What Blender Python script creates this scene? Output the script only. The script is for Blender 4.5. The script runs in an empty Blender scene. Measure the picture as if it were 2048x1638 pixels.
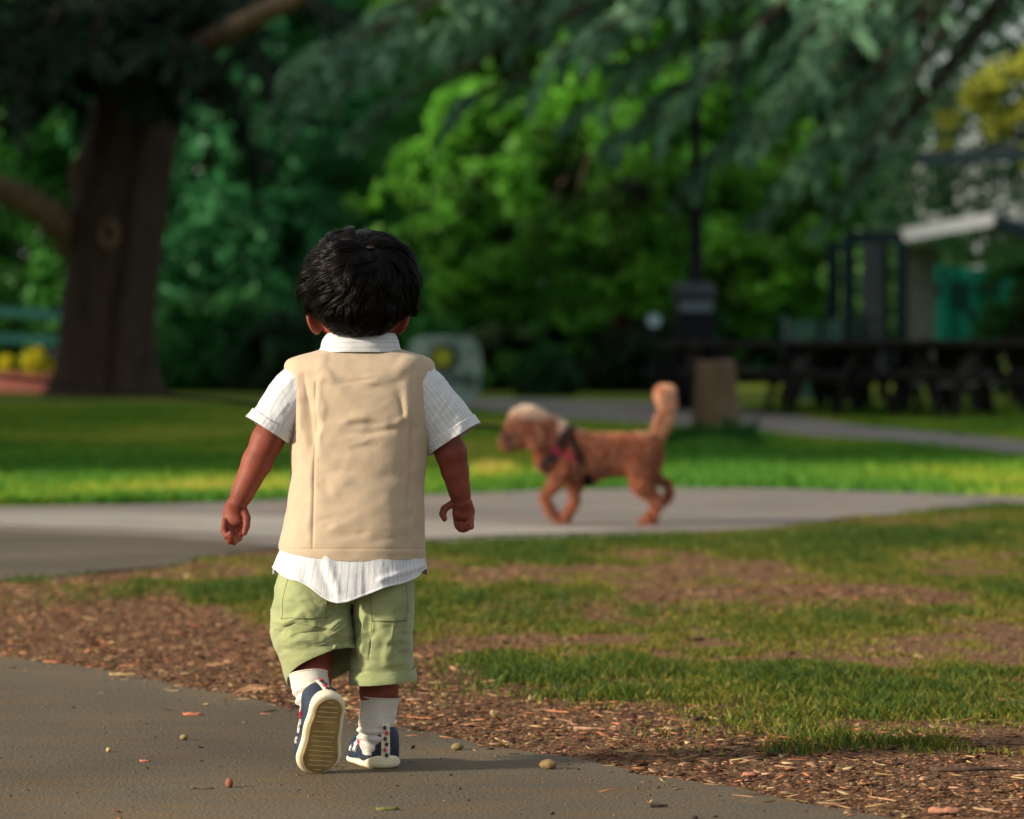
import bpy, math, random
import numpy as np
from mathutils import Vector
rad = math.radians
rng = np.random.default_rng(7)
random.seed(7)
SC = bpy.context.scene
COL = SC.collection
# ------------------------------------------------------------------ camera, sky, sun, exposure
FP = 7680.0; HY = 705.0; D0 = 5.8; ZG = 0.008
CH = 830 * D0 / FP + ZG                      # camera height
cd = bpy.data.cameras.new('camera'); cam = bpy.data.objects.new('camera', cd); COL.objects.link(cam)
cam.location = (0, 0, CH); cam.rotation_euler = (rad(90), 0, 0)
cd.sensor_width = 36; cd.lens = FP / 2048 * 36; cd.shift_y = -(819 - HY) / 2048
cd.clip_start = 0.1; cd.clip_end = 1500
cd.dof.use_dof = True; cd.dof.focus_distance = 5.78; cd.dof.aperture_fstop = 6.0
SC.camera = cam
SUN_DIR = Vector((-0.90, -0.34, 0.33)).normalized()      # towards the sun
w = bpy.data.worlds.new('World'); SC.world = w; w.use_nodes = True
nt = w.node_tree; bg = nt.nodes['Background']
sky = nt.nodes.new('ShaderNodeTexSky'); sky.sky_type = 'NISHITA'; sky.sun_disc = False
sky.sun_elevation = math.asin(SUN_DIR.z); sky.sun_rotation = math.atan2(SUN_DIR.x, SUN_DIR.y)
sky.dust_density = 3.0; sky.air_density = 1.0
ctc = nt.nodes.new('ShaderNodeTexCoord'); cno = nt.nodes.new('ShaderNodeTexNoise'); cno.inputs['Scale'].default_value = 2.2; cno.inputs['Detail'].default_value = 5
crp = nt.nodes.new('ShaderNodeValToRGB'); crp.color_ramp.elements[0].position = .36; crp.color_ramp.elements[1].position = .62   # thin white cloud
cmx = nt.nodes.new('ShaderNodeMix'); cmx.data_type = 'RGBA'; cmx.inputs[7].default_value = (5.3, 5.35, 5.3, 1)
nt.links.new(ctc.outputs['Generated'], cno.inputs[0]); nt.links.new(cno.outputs[0], crp.inputs[0]); nt.links.new(crp.outputs[0], cmx.inputs[0]); nt.links.new(sky.outputs[0], cmx.inputs[6])
nt.links.new(cmx.outputs[2], bg.inputs[0]); bg.inputs[1].default_value = 0.108
sl = bpy.data.lights.new('sun', 'SUN'); sun = bpy.data.objects.new('sun', sl); COL.objects.link(sun)
sl.energy = 4.9; sl.angle = rad(5.0); sl.color = (1.0, 0.86, 0.68)
sun.rotation_euler = SUN_DIR.to_track_quat('Z', 'Y').to_euler(); sun.location = (-20, -10, 20)
vs = SC.view_settings; vs.view_transform = 'Standard'; vs.look = 'None'; vs.gamma = 1; vs.exposure = 0.46
SC.render.engine = 'CYCLES'

# ------------------------------------------------------------------ helpers
def W(px, py, d):                            # point seen at a pixel of the 2048-wide frame at depth d
    return np.array([(px - 1024) / FP * d, d, CH - (py - HY) / FP * d])
def G(px, py, z=0.0):                        # ground point
    d = (CH - z) * FP / (py - HY)
    return np.array([(px - 1024) / FP * d, d, z])
def tag(o, label=None, cat=None, group=None, kind=None):
    if label: o['label'] = label
    if cat: o['category'] = cat
    if group: o['group'] = group
    if kind: o['kind'] = kind
    return o
def empty(name, loc, label, cat, group=None):
    o = bpy.data.objects.new(name, None); COL.objects.link(o); o.location = [float(v) for v in loc]
    o.empty_display_size = 0.1
    return tag(o, label, cat, group)
def link(name, me, mats, parent=None, smooth=True):
    o = bpy.data.objects.new(name, me); COL.objects.link(o)
    for m in (mats if isinstance(mats, (list, tuple)) else [mats]): me.materials.append(m)
    if parent is not None: o.parent = parent
    if smooth: me.polygons.foreach_set('use_smooth', np.ones(len(me.polygons), bool))
    me.update()
    return o
def npmesh(name, V, F, col=None, uv=None, mi=None):
    """V (n,3), F (m,k) uniform polygons; col (n,3) vertex colours; uv (m*k,2)"""
    V = np.asarray(V, np.float32); F = np.asarray(F, np.int32)
    me = bpy.data.meshes.new(name)
    k = F.shape[1]; m = len(F)
    me.vertices.add(len(V)); me.vertices.foreach_set('co', V.ravel())
    me.loops.add(m * k); me.loops.foreach_set('vertex_index', F.ravel())
    me.polygons.add(m); me.polygons.foreach_set('loop_start', np.arange(0, m * k, k, dtype=np.int32))
    if mi is not None: me.polygons.foreach_set('material_index', np.asarray(mi, np.int32))
    me.update(calc_edges=True); 
    if col is not None:
        a = me.color_attributes.new('col', 'FLOAT_COLOR', 'POINT')
        c4 = np.ones((len(V), 4), np.float32); c4[:, :3] = col
        a.data.foreach_set('color', c4.ravel())
    if uv is not None:
        l = me.uv_layers.new(name='UVMap'); l.data.foreach_set('uv', np.asarray(uv, np.float32).ravel())
    return me
class MB:
    """collects simple solids into one mesh"""
    def __init__(s): s.v = []; s.f = []; s.n = 0
    def add(s, V, F):
        V = np.asarray(V, float); s.v.append(V); s.f += [tuple(int(i) + s.n for i in f) for f in F]; s.n += len(V)
    def box(s, c, h, R=None):
        c = np.asarray(c, float); h = np.asarray(h, float)
        P = np.array([[x, y, z] for x in (-1, 1) for y in (-1, 1) for z in (-1, 1)], float) * h
        if R is not None: P = P @ np.asarray(R).T
        s.add(P + c, [(0, 1, 3, 2), (4, 6, 7, 5), (0, 4, 5, 1), (2, 3, 7, 6), (0, 2, 6, 4), (1, 5, 7, 3)])
    def tube(s, pts, rs, n=10, cap=True):
        pts = np.asarray(pts, float); m = len(pts)
        rs = np.full(m, rs) if np.isscalar(rs) else np.asarray(rs, float)
        T = np.gradient(pts, axis=0); T /= np.linalg.norm(T, axis=1)[:, None] + 1e-12
        up = np.array([0, 0, 1.0]) if abs(T[0][2]) < 0.9 else np.array([0, 1.0, 0])
        a = np.linspace(0, 2 * np.pi, n, endpoint=False); V = []
        u = np.cross(T[0], up)
        for i in range(m):
            u = u - T[i] * np.dot(u, T[i]); u /= np.linalg.norm(u) + 1e-12; v = np.cross(T[i], u)
            V.append(pts[i] + rs[i] * (np.cos(a)[:, None] * u + np.sin(a)[:, None] * v))
        F = [(i * n + j, i * n + (j + 1) % n, (i + 1) * n + (j + 1) % n, (i + 1) * n + j) for i in range(m - 1) for j in range(n)]
        if cap: F += [tuple(range(n))[::-1], tuple((m - 1) * n + j for j in range(n))]
        s.add(np.concatenate(V), F)
    def bar(s, a, b, wx, wy, up=(0, 0, 1)):
        a = np.asarray(a, float); b = np.asarray(b, float); t = b - a; L = np.linalg.norm(t); t = t / L
        up = np.asarray(up, float)
        if abs(np.dot(t, up)) > .97: up = np.array([0, 1.0, 0])
        u = np.cross(t, up); u /= np.linalg.norm(u); v = np.cross(u, t)
        s.box((a + b) / 2, (L / 2, wx / 2, wy / 2), np.stack([t, u, v], 1))
    def build(s, name, mat, parent=None, smooth=False, bevel=0):
        me = bpy.data.meshes.new(name); me.from_pydata(np.concatenate(s.v).tolist(), [], s.f)
        o = link(name, me, mat, parent, smooth)
        if bevel:
            b = o.modifiers.new('bevel', 'BEVEL'); b.width = bevel; b.segments = 2; b.limit_method = 'ANGLE'
        return o
def h32(i, j, k, seed):
    x = (i.astype(np.int64) * 374761393 + j.astype(np.int64) * 668265263 + k.astype(np.int64) * 2147483647 + seed * 1274126177) & 0xffffffff
    x = ((x ^ (x >> 13)) * 1274126177) & 0xffffffff
    x = ((x ^ (x >> 16)) * 2246822519) & 0xffffffff
    return ((x ^ (x >> 15)) & 0xffffff) / 16777215.0
def vnoise(P, seed=0):
    P = np.asarray(P, float); I = np.floor(P).astype(np.int64); f = P - I; f = f * f * f * (f * (f * 6 - 15) + 10)
    r = 0
    for a in (0, 1):
        for b in (0, 1):
            for c in (0, 1):
                wgt = (f[..., 0] if a else 1 - f[..., 0]) * (f[..., 1] if b else 1 - f[..., 1]) * (f[..., 2] if c else 1 - f[..., 2])
                r = r + wgt * h32(I[..., 0] + a, I[..., 1] + b, I[..., 2] + c, seed)
    return r * 2 - 1
def fbm(P, oct=3, seed=0):
    r = 0; a = 1; s = 0
    for o in range(oct):
        r = r + a * vnoise(P * (2.03 ** o) + o * 17.3, seed + o); s += a; a *= .5
    return r / s
# ---- signed distance modelling
def nrm(v): v = np.asarray(v, float); return v / np.linalg.norm(v)
def rcone(P, a, b, r1, r2):
    a = np.asarray(a, np.float32); b = np.asarray(b, np.float32); ba = b - a
    h = np.clip(((P - a) @ ba) / max(float(ba @ ba), 1e-12), 0, 1)
    return np.linalg.norm(P - a - h[:, None] * ba, axis=1) - (r1 + (r2 - r1) * h)
def ell(P, c, r, R=None):
    q = P - np.asarray(c, np.float32)
    if R is not None: q = q @ np.asarray(R, np.float32)
    r = np.asarray(r, np.float32)
    k0 = np.linalg.norm(q / r, axis=1) + 1e-6; k1 = np.linalg.norm(q / (r * r), axis=1) + 1e-6
    return k0 * (k0 - 1) / k1
def smin(a, b, k):
    h = np.maximum(k - np.abs(a - b), 0) / k
    return np.minimum(a, b) - h * h * k * .25
def smax(a, b, k): return -smin(-a, -b, k)
def rot(ax, deg):
    t = rad(deg); c, s = math.cos(t), math.sin(t)
    if ax == 'x': return np.array([[1, 0, 0], [0, c, -s], [0, s, c]])
    if ax == 'y': return np.array([[c, 0, s], [0, 1, 0], [-s, 0, c]])
    return np.array([[c, -s, 0], [s, c, 0], [0, 0, 1]])
def polygonise(f, lo, hi, h, sm=1):
    B = 16
    lo = np.asarray(lo, np.float32); dims = np.ceil((np.asarray(hi) - lo) / h / B).astype(int) * B
    nb = dims // B
    bi = np.stack(np.meshgrid(*[np.arange(n) for n in nb], indexing='ij'), -1).reshape(-1, 3)
    fc = f((lo + (bi * B + (B - 1) / 2) * h).astype(np.float32))
    act = np.abs(fc) < B * h * .87 * 1.6
    V = np.ones(dims, np.float32)
    g = np.stack(np.meshgrid(*[np.arange(B)] * 3, indexing='ij'), -1).reshape(-1, 3)
    for b, v in zip(bi[~act], fc[~act]):
        if v < 0: V[b[0] * B:(b[0] + 1) * B, b[1] * B:(b[1] + 1) * B, b[2] * B:(b[2] + 1) * B] = -1
    ab = bi[act]
    for s in range(0, len(ab), 64):
        bb = ab[s:s + 64]
        idx = (bb[:, None, :] * B + g[None]).reshape(-1, 3)
        V[idx[:, 0], idx[:, 1], idx[:, 2]] = f((lo + idx * h).astype(np.float32))
    V[0] = 1; V[-1] = 1; V[:, 0] = 1; V[:, -1] = 1; V[:, :, 0] = 1; V[:, :, -1] = 1
    ins = V < 0
    cs = [(a, b, c) for a in (0, 1) for b in (0, 1) for c in (0, 1)]
    nx, ny, nz = np.array(V.shape) - 1
    cnt = np.zeros((nx, ny, nz), np.int8)
    for a, b, c in cs: cnt += ins[a:a + nx, b:b + ny, c:c + nz]
    cell = np.argwhere((cnt > 0) & (cnt < 8))
    vid = np.full((nx, ny, nz), -1, np.int32); vid[cell[:, 0], cell[:, 1], cell[:, 2]] = np.arange(len(cell))
    vals = {c: V[cell[:, 0] + c[0], cell[:, 1] + c[1], cell[:, 2] + c[2]] for c in cs}
    acc = np.zeros((len(cell), 3)); num = np.zeros(len(cell))
    for c in cs:
        for ax in range(3):
            if c[ax] == 0:
                d = list(c); d[ax] = 1; d = tuple(d)
                va, vb = vals[c], vals[d]; m = (va < 0) != (vb < 0)
                t = np.where(m, va / np.where(m, va - vb, 1), 0)
                p = np.tile(np.array(c, float), (len(cell), 1)); p[:, ax] = t
                acc[m] += p[m]; num[m] += 1
    P = lo + (cell + acc / num[:, None]) * h
    F = []
    for ax in range(3):
        o1, o2 = [(1, 2), (2, 0), (0, 1)][ax]
        sl = [slice(1, -1)] * 3
        A = ins[1:-1, 1:-1, 1:-1]
        sh = [slice(1, -1)] * 3; sh[ax] = slice(2, None)
        Bm = ins[tuple(sh)]
        e = np.argwhere(A != Bm) + 1
        if not len(e): continue
        e1 = e.copy(); e1[:, o1] -= 1; e2 = e.copy(); e2[:, o2] -= 1; e12 = e1.copy(); e12[:, o2] -= 1
        q = np.stack([vid[tuple(x.T)] for x in (e, e1, e12, e2)], 1)
        fl = ins[tuple(e.T)]
        q[~fl] = q[~fl][:, ::-1]
        F.append(q[(q >= 0).all(1)])
    F = np.concatenate(F)
    lab = np.arange(len(P)); E = np.concatenate([F[:, [0, 1]], F[:, [1, 2]], F[:, [2, 3]]])
    while True:
        l2 = lab.copy(); np.minimum.at(l2, E[:, 0], lab[E[:, 1]]); np.minimum.at(l2, E[:, 1], lab[E[:, 0]]); l2 = l2[l2]
        if (l2 == lab).all(): break
        lab = l2
    big = np.bincount(lab[F[:, 0]]).argmax(); F = F[lab[F[:, 0]] == big]
    used = np.unique(F); mp_ = np.full(len(P), -1); mp_[used] = np.arange(len(used)); P = P[used]; F = mp_[F]
    for _ in range(sm):
        S = np.zeros_like(P); n = np.zeros(len(P))
        for k in range(4):
            a, b = F[:, k], F[:, (k + 1) % 4]
            np.add.at(S, a, P[b]); np.add.at(n, a, 1); np.add.at(S, b, P[a]); np.add.at(n, b, 1)
        P = P * .5 + .5 * S / n[:, None]
    return P, F
# ---- lofts
def crom(K, m):
    K = np.asarray(K, float); n = len(K); t = np.linspace(0, n - 1, m); i = np.minimum(t.astype(int), n - 2); f = (t - i)[:, None]
    p0 = K[np.maximum(i - 1, 0)]; p1 = K[i]; p2 = K[i + 1]; p3 = K[np.minimum(i + 2, n - 1)]
    return .5 * (2 * p1 + (p2 - p0) * f + (2 * p0 - 5 * p1 + 4 * p2 - p3) * f ** 2 + (3 * p1 - p0 - 3 * p2 + p3) * f ** 3)
def rings(keys, m, n, ex=2.4, t=None):
    """keys rows: centre(3), u(3), v(3)"""
    K = crom(keys, m)
    a = np.linspace(0, 2 * np.pi, n, endpoint=False)
    C = np.sign(np.cos(a)) * np.abs(np.cos(a)) ** (2 / ex); S = np.sign(np.sin(a)) * np.abs(np.sin(a)) ** (2 / ex)
    return K[:, None, :3] + C[None, :, None] * K[:, None, 3:6] + S[None, :, None] * K[:, None, 6:9]
def gnormal(R):
    du = np.roll(R, -1, 1) - np.roll(R, 1, 1); dv = np.gradient(R, axis=0)
    N = np.cross(du, dv); N /= np.linalg.norm(N, axis=2)[..., None] + 1e-12
    c = R.mean(1, keepdims=True)
    if ((R - c) * N).sum() < 0: N = -N
    return N
def loftmesh(name, R, mat, parent, thick=.002, uvs=None):
    m, n = R.shape[:2]
    N = gnormal(R)
    Q = np.concatenate([R, (R - N * thick)[::-1]]) if thick else R
    per = np.linalg.norm(np.roll(R, -1, 1) - R, axis=2).sum(1).mean()
    mm = len(Q); V = Q.reshape(-1, 3)
    i, j = np.meshgrid(np.arange(mm - 1), np.arange(n), indexing='ij'); i = i.ravel(); j = j.ravel(); j2 = (j + 1) % n
    F = np.stack([i * n + j, i * n + j2, (i + 1) * n + j2, (i + 1) * n + j], 1)
    hl = np.concatenate([[0], np.cumsum(np.linalg.norm(np.diff(Q, axis=0), axis=2).mean(1))])
    u = j / n * per; u2 = (j + 1) / n * per
    uv = np.stack([np.stack([u, hl[i]], 1), np.stack([u2, hl[i]], 1), np.stack([u2, hl[i + 1]], 1), np.stack([u, hl[i + 1]], 1)], 1)
    if uvs == 'swap': uv = uv[..., ::-1]
    # orientation
    me = npmesh(name, V, F, uv=uv.reshape(-1, 2))
    o = link(name, me, mat, parent)
    return o
def patch(name, R, N, i0, i1, j0, j1, t, mat, parent, lab=None):
    m, n = R.shape[:2]; js = np.arange(j0, j1 + 1) % n; is_ = np.arange(i0, i1 + 1)
    A = R[np.ix_(is_, js)] + N[np.ix_(is_, js)] * t
    # skirt
    In = R[np.ix_(is_, js)] - N[np.ix_(is_, js)] * .001
    a, b = A.shape[:2]
    big = np.zeros((a + 2, b + 2, 3)); big[1:-1, 1:-1] = A
    big[0, 1:-1] = In[0]; big[-1, 1:-1] = In[-1]; big[1:-1, 0] = In[:, 0]; big[1:-1, -1] = In[:, -1]
    big[0, 0] = In[0, 0]; big[0, -1] = In[0, -1]; big[-1, 0] = In[-1, 0]; big[-1, -1] = In[-1, -1]
    mm, nn = a + 2, b + 2
    i, j = np.meshgrid(np.arange(mm - 1), np.arange(nn - 1), indexing='ij'); i = i.ravel(); j = j.ravel()
    F = np.stack([i * nn + j, i * nn + j + 1, (i + 1) * nn + j + 1, (i + 1) * nn + j], 1)
    uv = np.stack([j, i, j + 1, i, j + 1, i + 1, j, i + 1], 1).reshape(-1, 2) * .0015
    o = link(name, npmesh(name, big.reshape(-1, 3), F, uv=uv), mat, parent)
    if lab: o['label'] = lab
    return o
def seg_d(X, Y, x0, y0, x1, y1):
    dx, dy = x1 - x0, y1 - y0; t = ((X - x0) * dx + (Y - y0) * dy) / (dx * dx + dy * dy); tc = np.clip(t, 0, 1)
    return np.hypot(X - x0 - tc * dx, Y - y0 - tc * dy), tc, np.sign((X - x0) * dy - (Y - y0) * dx)

# ------------------------------------------------------------------ materials
def mat(name, c1, c2=None, rough=.8, scale=5, thr=(.35, .65), bump=0, bscale=40, bdist=.01, spec=.3, coords='Object', detail=4, stretch=(1, 1, 1),
        attr=None, attrmix=1.0, trans=0, sheen=0, bstretch=None, sss=0):
    m = bpy.data.materials.new(name); m.use_nodes = True; n = m.node_tree.nodes; l = m.node_tree.links
    b = n['Principled BSDF']; b.inputs['Roughness'].default_value = rough; b.inputs['Specular IOR Level'].default_value = spec
    b.inputs['Base Color'].default_value = (*c1, 1)
    if sheen: b.inputs['Sheen Weight'].default_value = sheen
    if sss:
        b.inputs['Subsurface Weight'].default_value = sss; b.inputs['Subsurface Radius'].default_value = (1, .35, .2); b.inputs['Subsurface Scale'].default_value = .006
    tc = n.new('ShaderNodeTexCoord'); mp = n.new('ShaderNodeMapping'); mp.inputs['Scale'].default_value = stretch
    l.new(tc.outputs[coords], mp.inputs[0])
    out = None
    if c2 is not None:
        t = n.new('ShaderNodeTexNoise'); t.inputs['Scale'].default_value = scale; t.inputs['Detail'].default_value = detail
        l.new(mp.outputs[0], t.inputs[0])
        r = n.new('ShaderNodeValToRGB'); r.color_ramp.elements[0].position = thr[0]; r.color_ramp.elements[1].position = thr[1]
        r.color_ramp.elements[0].color = (*c1, 1); r.color_ramp.elements[1].color = (*c2, 1)
        l.new(t.outputs[0], r.inputs[0]); out = r.outputs[0]; l.new(out, b.inputs['Base Color'])
    if attr:
        a = n.new('ShaderNodeAttribute'); a.attribute_name = attr
        if out is None: out = a.outputs[0]
        else:
            x = n.new('ShaderNodeMix'); x.data_type = 'RGBA'; x.blend_type = 'MULTIPLY'; x.inputs[0].default_value = attrmix
            l.new(out, x.inputs[6]); l.new(a.outputs[0], x.inputs[7]); out = x.outputs[2]
        l.new(out, b.inputs['Base Color'])
    if bump:
        t2 = n.new('ShaderNodeTexNoise'); t2.inputs['Scale'].default_value = bscale; t2.inputs['Detail'].default_value = 5
        if bstretch:
            mp2 = n.new('ShaderNodeMapping'); mp2.inputs['Scale'].default_value = bstretch; l.new(tc.outputs[coords], mp2.inputs[0]); l.new(mp2.outputs[0], t2.inputs[0])
        else: l.new(mp.outputs[0], t2.inputs[0])
        bp = n.new('ShaderNodeBump'); bp.inputs['Strength'].default_value = bump; bp.inputs['Distance'].default_value = bdist
        l.new(t2.outputs[0], bp.inputs['Height']); l.new(bp.outputs[0], b.inputs['Normal'])
    if trans:
        o = n['Material Output']; tr = n.new('ShaderNodeBsdfTranslucent'); mx = n.new('ShaderNodeMixShader'); mx.inputs[0].default_value = trans
        if out is not None: l.new(out, tr.inputs[0])
        else: tr.inputs[0].default_value = (*c1, 1)
        l.new(b.outputs[0], mx.inputs[1]); l.new(tr.outputs[0], mx.inputs[2]); l.new(mx.outputs[0], o.inputs[0])
    return m
def stripe_mat(name, base, line, period=.0072, width=.10, dash=0):
    """woven shirt cloth with thin pinstripes running along V"""
    m = mat(name, base, tuple(x * .93 for x in base), rough=.85, scale=60, bump=.35, bscale=230, bdist=.001, sheen=.2)
    n = m.node_tree.nodes; l = m.node_tree.links; b = n['Principled BSDF']
    uv = n.new('ShaderNodeUVMap'); sp = n.new('ShaderNodeSeparateXYZ'); l.new(uv.outputs[0], sp.inputs[0])
    def mth(op, a, bb=None):
        x = n.new('ShaderNodeMath'); x.operation = op
        for i, v in enumerate((a, bb)):
            if v is None: continue
            if isinstance(v, (int, float)): x.inputs[i].default_value = v
            else: l.new(v, x.inputs[i])
        return x.outputs[0]
    nz = n.new('ShaderNodeTexNoise'); nz.inputs['Scale'].default_value = 18; l.new(uv.outputs[0], nz.inputs[0])
    wob = mth('MULTIPLY', mth('SUBTRACT', nz.outputs[0], .5), .0025)
    fr = mth('FRACT', mth('DIVIDE', mth('ADD', sp.outputs[0], wob), period))
    ln = mth('LESS_THAN', fr, width)
    n2 = n.new('ShaderNodeTexNoise'); n2.inputs['Scale'].default_value = 350; l.new(uv.outputs[0], n2.inputs[0])
    ln = mth('MULTIPLY', ln, mth('ADD', mth('MULTIPLY', n2.outputs[0], .9), .35))
    src = b.inputs['Base Color'].links[0].from_socket
    x = n.new('ShaderNodeMix'); x.data_type = 'RGBA'; x.inputs[7].default_value = (*line, 1)
    l.new(src, x.inputs[6]); l.new(ln, x.inputs[0]); l.new(x.outputs[2], b.inputs['Base Color'])
    return m
M = {}
M['skin'] = mat('skin', (.235, .060, .036), (.16, .036, .022), rough=.58, scale=26, bump=.25, bscale=260, bdist=.0008, spec=.28, sss=.10)
M['hair'] = mat('hair', (.0016, .0012, .0010), (.0045, .003, .002), rough=.34, scale=90, spec=.09)
M['vest'] = mat('vest_linen', (.48, .378, .268), (.44, .345, .245), rough=.9, scale=45, thr=(.3, .7), bump=.35, bscale=620, bdist=.0008, sheen=.2, bstretch=(2.2, 1, .35))
M['vest_dark'] = mat('vest_seam', (.42, .31, .20), rough=.9)
M['shirt'] = stripe_mat('shirt_cloth', (.60, .62, .645), (.24, .27, .32), width=.085)
M['shirt_white'] = mat('shirt_cuff_cloth', (.60, .62, .645), rough=.85, bump=.3, bscale=230, bdist=.001)
M['shorts'] = mat('shorts_cotton', (.295, .33, .155), (.24, .28, .125), rough=.85, scale=25, bump=.35, bscale=420, bdist=.0009, sheen=.25)
M['thread'] = mat('stitch_thread', (.16, .19, .08), rough=.9)
M['sock'] = mat('sock_knit', (.62, .60, .54), (.55, .52, .45), rough=.95, scale=60, bump=.6, bscale=420, bdist=.001, sheen=.3, bstretch=(1.5, 1.5, .35))
M['navy'] = mat('navy_leather', (.012, .020, .040), (.022, .034, .060), rough=.55, scale=60, bump=.3, bscale=260, bdist=.0008)
M['sole'] = mat('cream_rubber', (.80, .74, .55), (.70, .62, .42), rough=.6, scale=35, bump=.15, bscale=150, bdist=.0008)
M['tread'] = mat('tan_tread', (.36, .25, .085), (.20, .13, .05), rough=.75, scale=30, bump=.4, bscale=160, bdist=.001)
M['treadline'] = mat('tread_ridge', (.62, .50, .24), rough=.7)
M['white'] = mat('white_trim', (.8, .8, .78), rough=.6)
M['red'] = mat('red_trim', (.62, .02, .06), rough=.6)
M['eye_w'] = mat('eye_white', (.8, .78, .75), rough=.2); M['eye_d'] = mat('eye_iris', (.03, .015, .008), rough=.15)
M['lips'] = mat('lips', (.38, .09, .07), rough=.4)
M['dog'] = mat('curly_fur', (.40, .135, .052), (.52, .21, .095), rough=.95, scale=18, bump=1, bscale=70, bdist=.02, sheen=.6)
M['dog_pale'] = mat('pale_curly_fur', (.66, .40, .26), (.56, .30, .17), rough=.95, scale=25, bump=1, bscale=70, bdist=.02, sheen=.8)
M['black'] = mat('black_webbing', (.006, .004, .006), rough=.9, spec=.1)
M['maroon'] = mat('maroon_webbing', (.16, .006, .03), rough=.9, spec=.1)
M['cord'] = mat('leash_cord', (.004, .004, .004), rough=.9, spec=.03)
def asphalt(name, c1, c2, streak=True):
    m = mat(name, c1, c2, rough=.9, scale=1.3, thr=(.3, .7), detail=8, bump=.8, bscale=170, bdist=.004, spec=.25)
    n = m.node_tree.nodes; l = m.node_tree.links; b = n['Principled BSDF']
    tc = [x for x in n if x.type == 'TEX_COORD'][0]
    v = n.new('ShaderNodeTexNoise'); v.inputs['Scale'].default_value = 260; v.inputs['Detail'].default_value = 3
    l.new(tc.outputs['Object'], v.inputs[0])
    r = n.new('ShaderNodeValToRGB'); r.color_ramp.elements[0].position = .32; r.color_ramp.elements[1].position = .72
    r.color_ramp.elements[0].color = (.42, .42, .42, 1); r.color_ramp.elements[1].color = (1.5, 1.48, 1.42, 1)
    l.new(v.outputs[0], r.inputs[0])
    x = n.new('ShaderNodeMix'); x.data_type = 'RGBA'; x.blend_type = 'MULTIPLY'; x.inputs[0].default_value = .8
    src = b.inputs['Base Color'].links[0].from_socket
    l.new(src, x.inputs[6]); l.new(r.outputs[0], x.inputs[7])
    # dusty drifts
    v2 = n.new('ShaderNodeTexNoise'); v2.inputs['Scale'].default_value = 5; v2.inputs['Detail'].default_value = 6
    mp = n.new('ShaderNodeMapping'); mp.inputs['Scale'].default_value = (1.0, 3.0, 1); l.new(tc.outputs['Object'], mp.inputs[0]); l.new(mp.outputs[0], v2.inputs[0])
    r2 = n.new('ShaderNodeValToRGB'); r2.color_ramp.elements[0].position = .45; r2.color_ramp.elements[1].position = .7
    r2.color_ramp.elements[0].color = (1, 1, 1, 1); r2.color_ramp.elements[1].color = (1.25, 1.05, .8, 1)
    l.new(v2.outputs[0], r2.inputs[0])
    y = n.new('ShaderNodeMix'); y.data_type = 'RGBA'; y.blend_type = 'MULTIPLY'; y.inputs[0].default_value = 1
    l.new(x.outputs[2], y.inputs[6]); l.new(r2.outputs[0], y.inputs[7]); l.new(y.outputs[2], b.inputs['Base Color'])
    return m
M['asphalt'] = asphalt('asphalt_near', (.078, .063, .041), (.138, .112, .074))
M['asphalt2'] = asphalt('asphalt_far', (.17, .155, .15), (.24, .22, .21))
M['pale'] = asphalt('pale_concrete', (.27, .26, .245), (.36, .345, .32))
M['lawn'] = mat('lawn_ground', (.075, .14, .014), (.20, .22, .026), rough=1, scale=.9, thr=(.35, .68), detail=7, bump=.8, bscale=35, bdist=.03, spec=.1)
M['dirt'] = mat('littered_soil', (.10, .050, .026), (.23, .135, .070), rough=1, scale=38, thr=(.35, .65), detail=7, bump=1, bscale=70, bdist=.015, spec=.1)
M['vcol'] = mat('litter_bits', (1, 1, 1), attr='col', rough=.85, spec=.2)
M['grass'] = mat('grass_blades', (1, 1, 1), attr='col', rough=.6, spec=.25, trans=.35)
M['bark'] = mat('cedar_bark', (.046, .029, .021), (.10, .066, .048), rough=.95, scale=5, stretch=(3, 3, .5), bump=1, bscale=9, bdist=.08, detail=8)
M['limb'] = mat('limb_bark', (.14, .09, .055), (.26, .18, .11), rough=.95, scale=6, bump=.8, bscale=20, bdist=.04)
M['stump'] = mat('stump_wood', (.11, .075, .042), (.18, .125, .075), rough=.95, scale=4, stretch=(3, 3, .6), bump=.8, bscale=18, bdist=.03)
M['metal_black'] = mat('black_paint', (.004, .005, .007), (.008, .010, .013), rough=.6, scale=9, spec=.15)
M['metal_grey'] = mat('grey_band', (.11, .15, .17), rough=.5)
M['table'] = mat('dark_stained_wood', (.008, .006, .005), (.016, .012, .01), rough=.7, scale=4, stretch=(1, 8, 8), bump=.4, bscale=20)
M['teal'] = mat('teal_paint', (.008, .065, .06), (.014, .09, .08), rough=.5, scale=3)
M['tealpanel'] = mat('teal_sheet', (.008, .34, .22), (.012, .40, .27), rough=.6, scale=2)
M['frame'] = mat('dark_green_steel', (.008, .020, .026), rough=.6, spec=.15)
M['greypanel'] = mat('weathered_grey_panel', (.14, .17, .14), (.26, .26, .22), rough=.8, scale=3, detail=6)
M['roofpale'] = mat('pale_fascia', (.62, .66, .70), rough=.5)
M['play'] = mat('frosted_grey_plastic', (.13, .22, .18), (.34, .46, .40), rough=.6, scale=5, thr=(.4, .62))
M['yellow'] = mat('yellow_plastic', (.36, .40, .02), rough=.5)
M['redbed'] = mat('red_brick_edging', (.30, .085, .075), (.38, .13, .11), rough=.9, scale=8)
def leafmat(name, tr=.4): return mat(name, (1, 1, 1), attr='col', rough=.55, spec=.3, trans=tr)
M['leaf'] = leafmat('leaves', .45); M['needle'] = leafmat('needles', .15)

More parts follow.
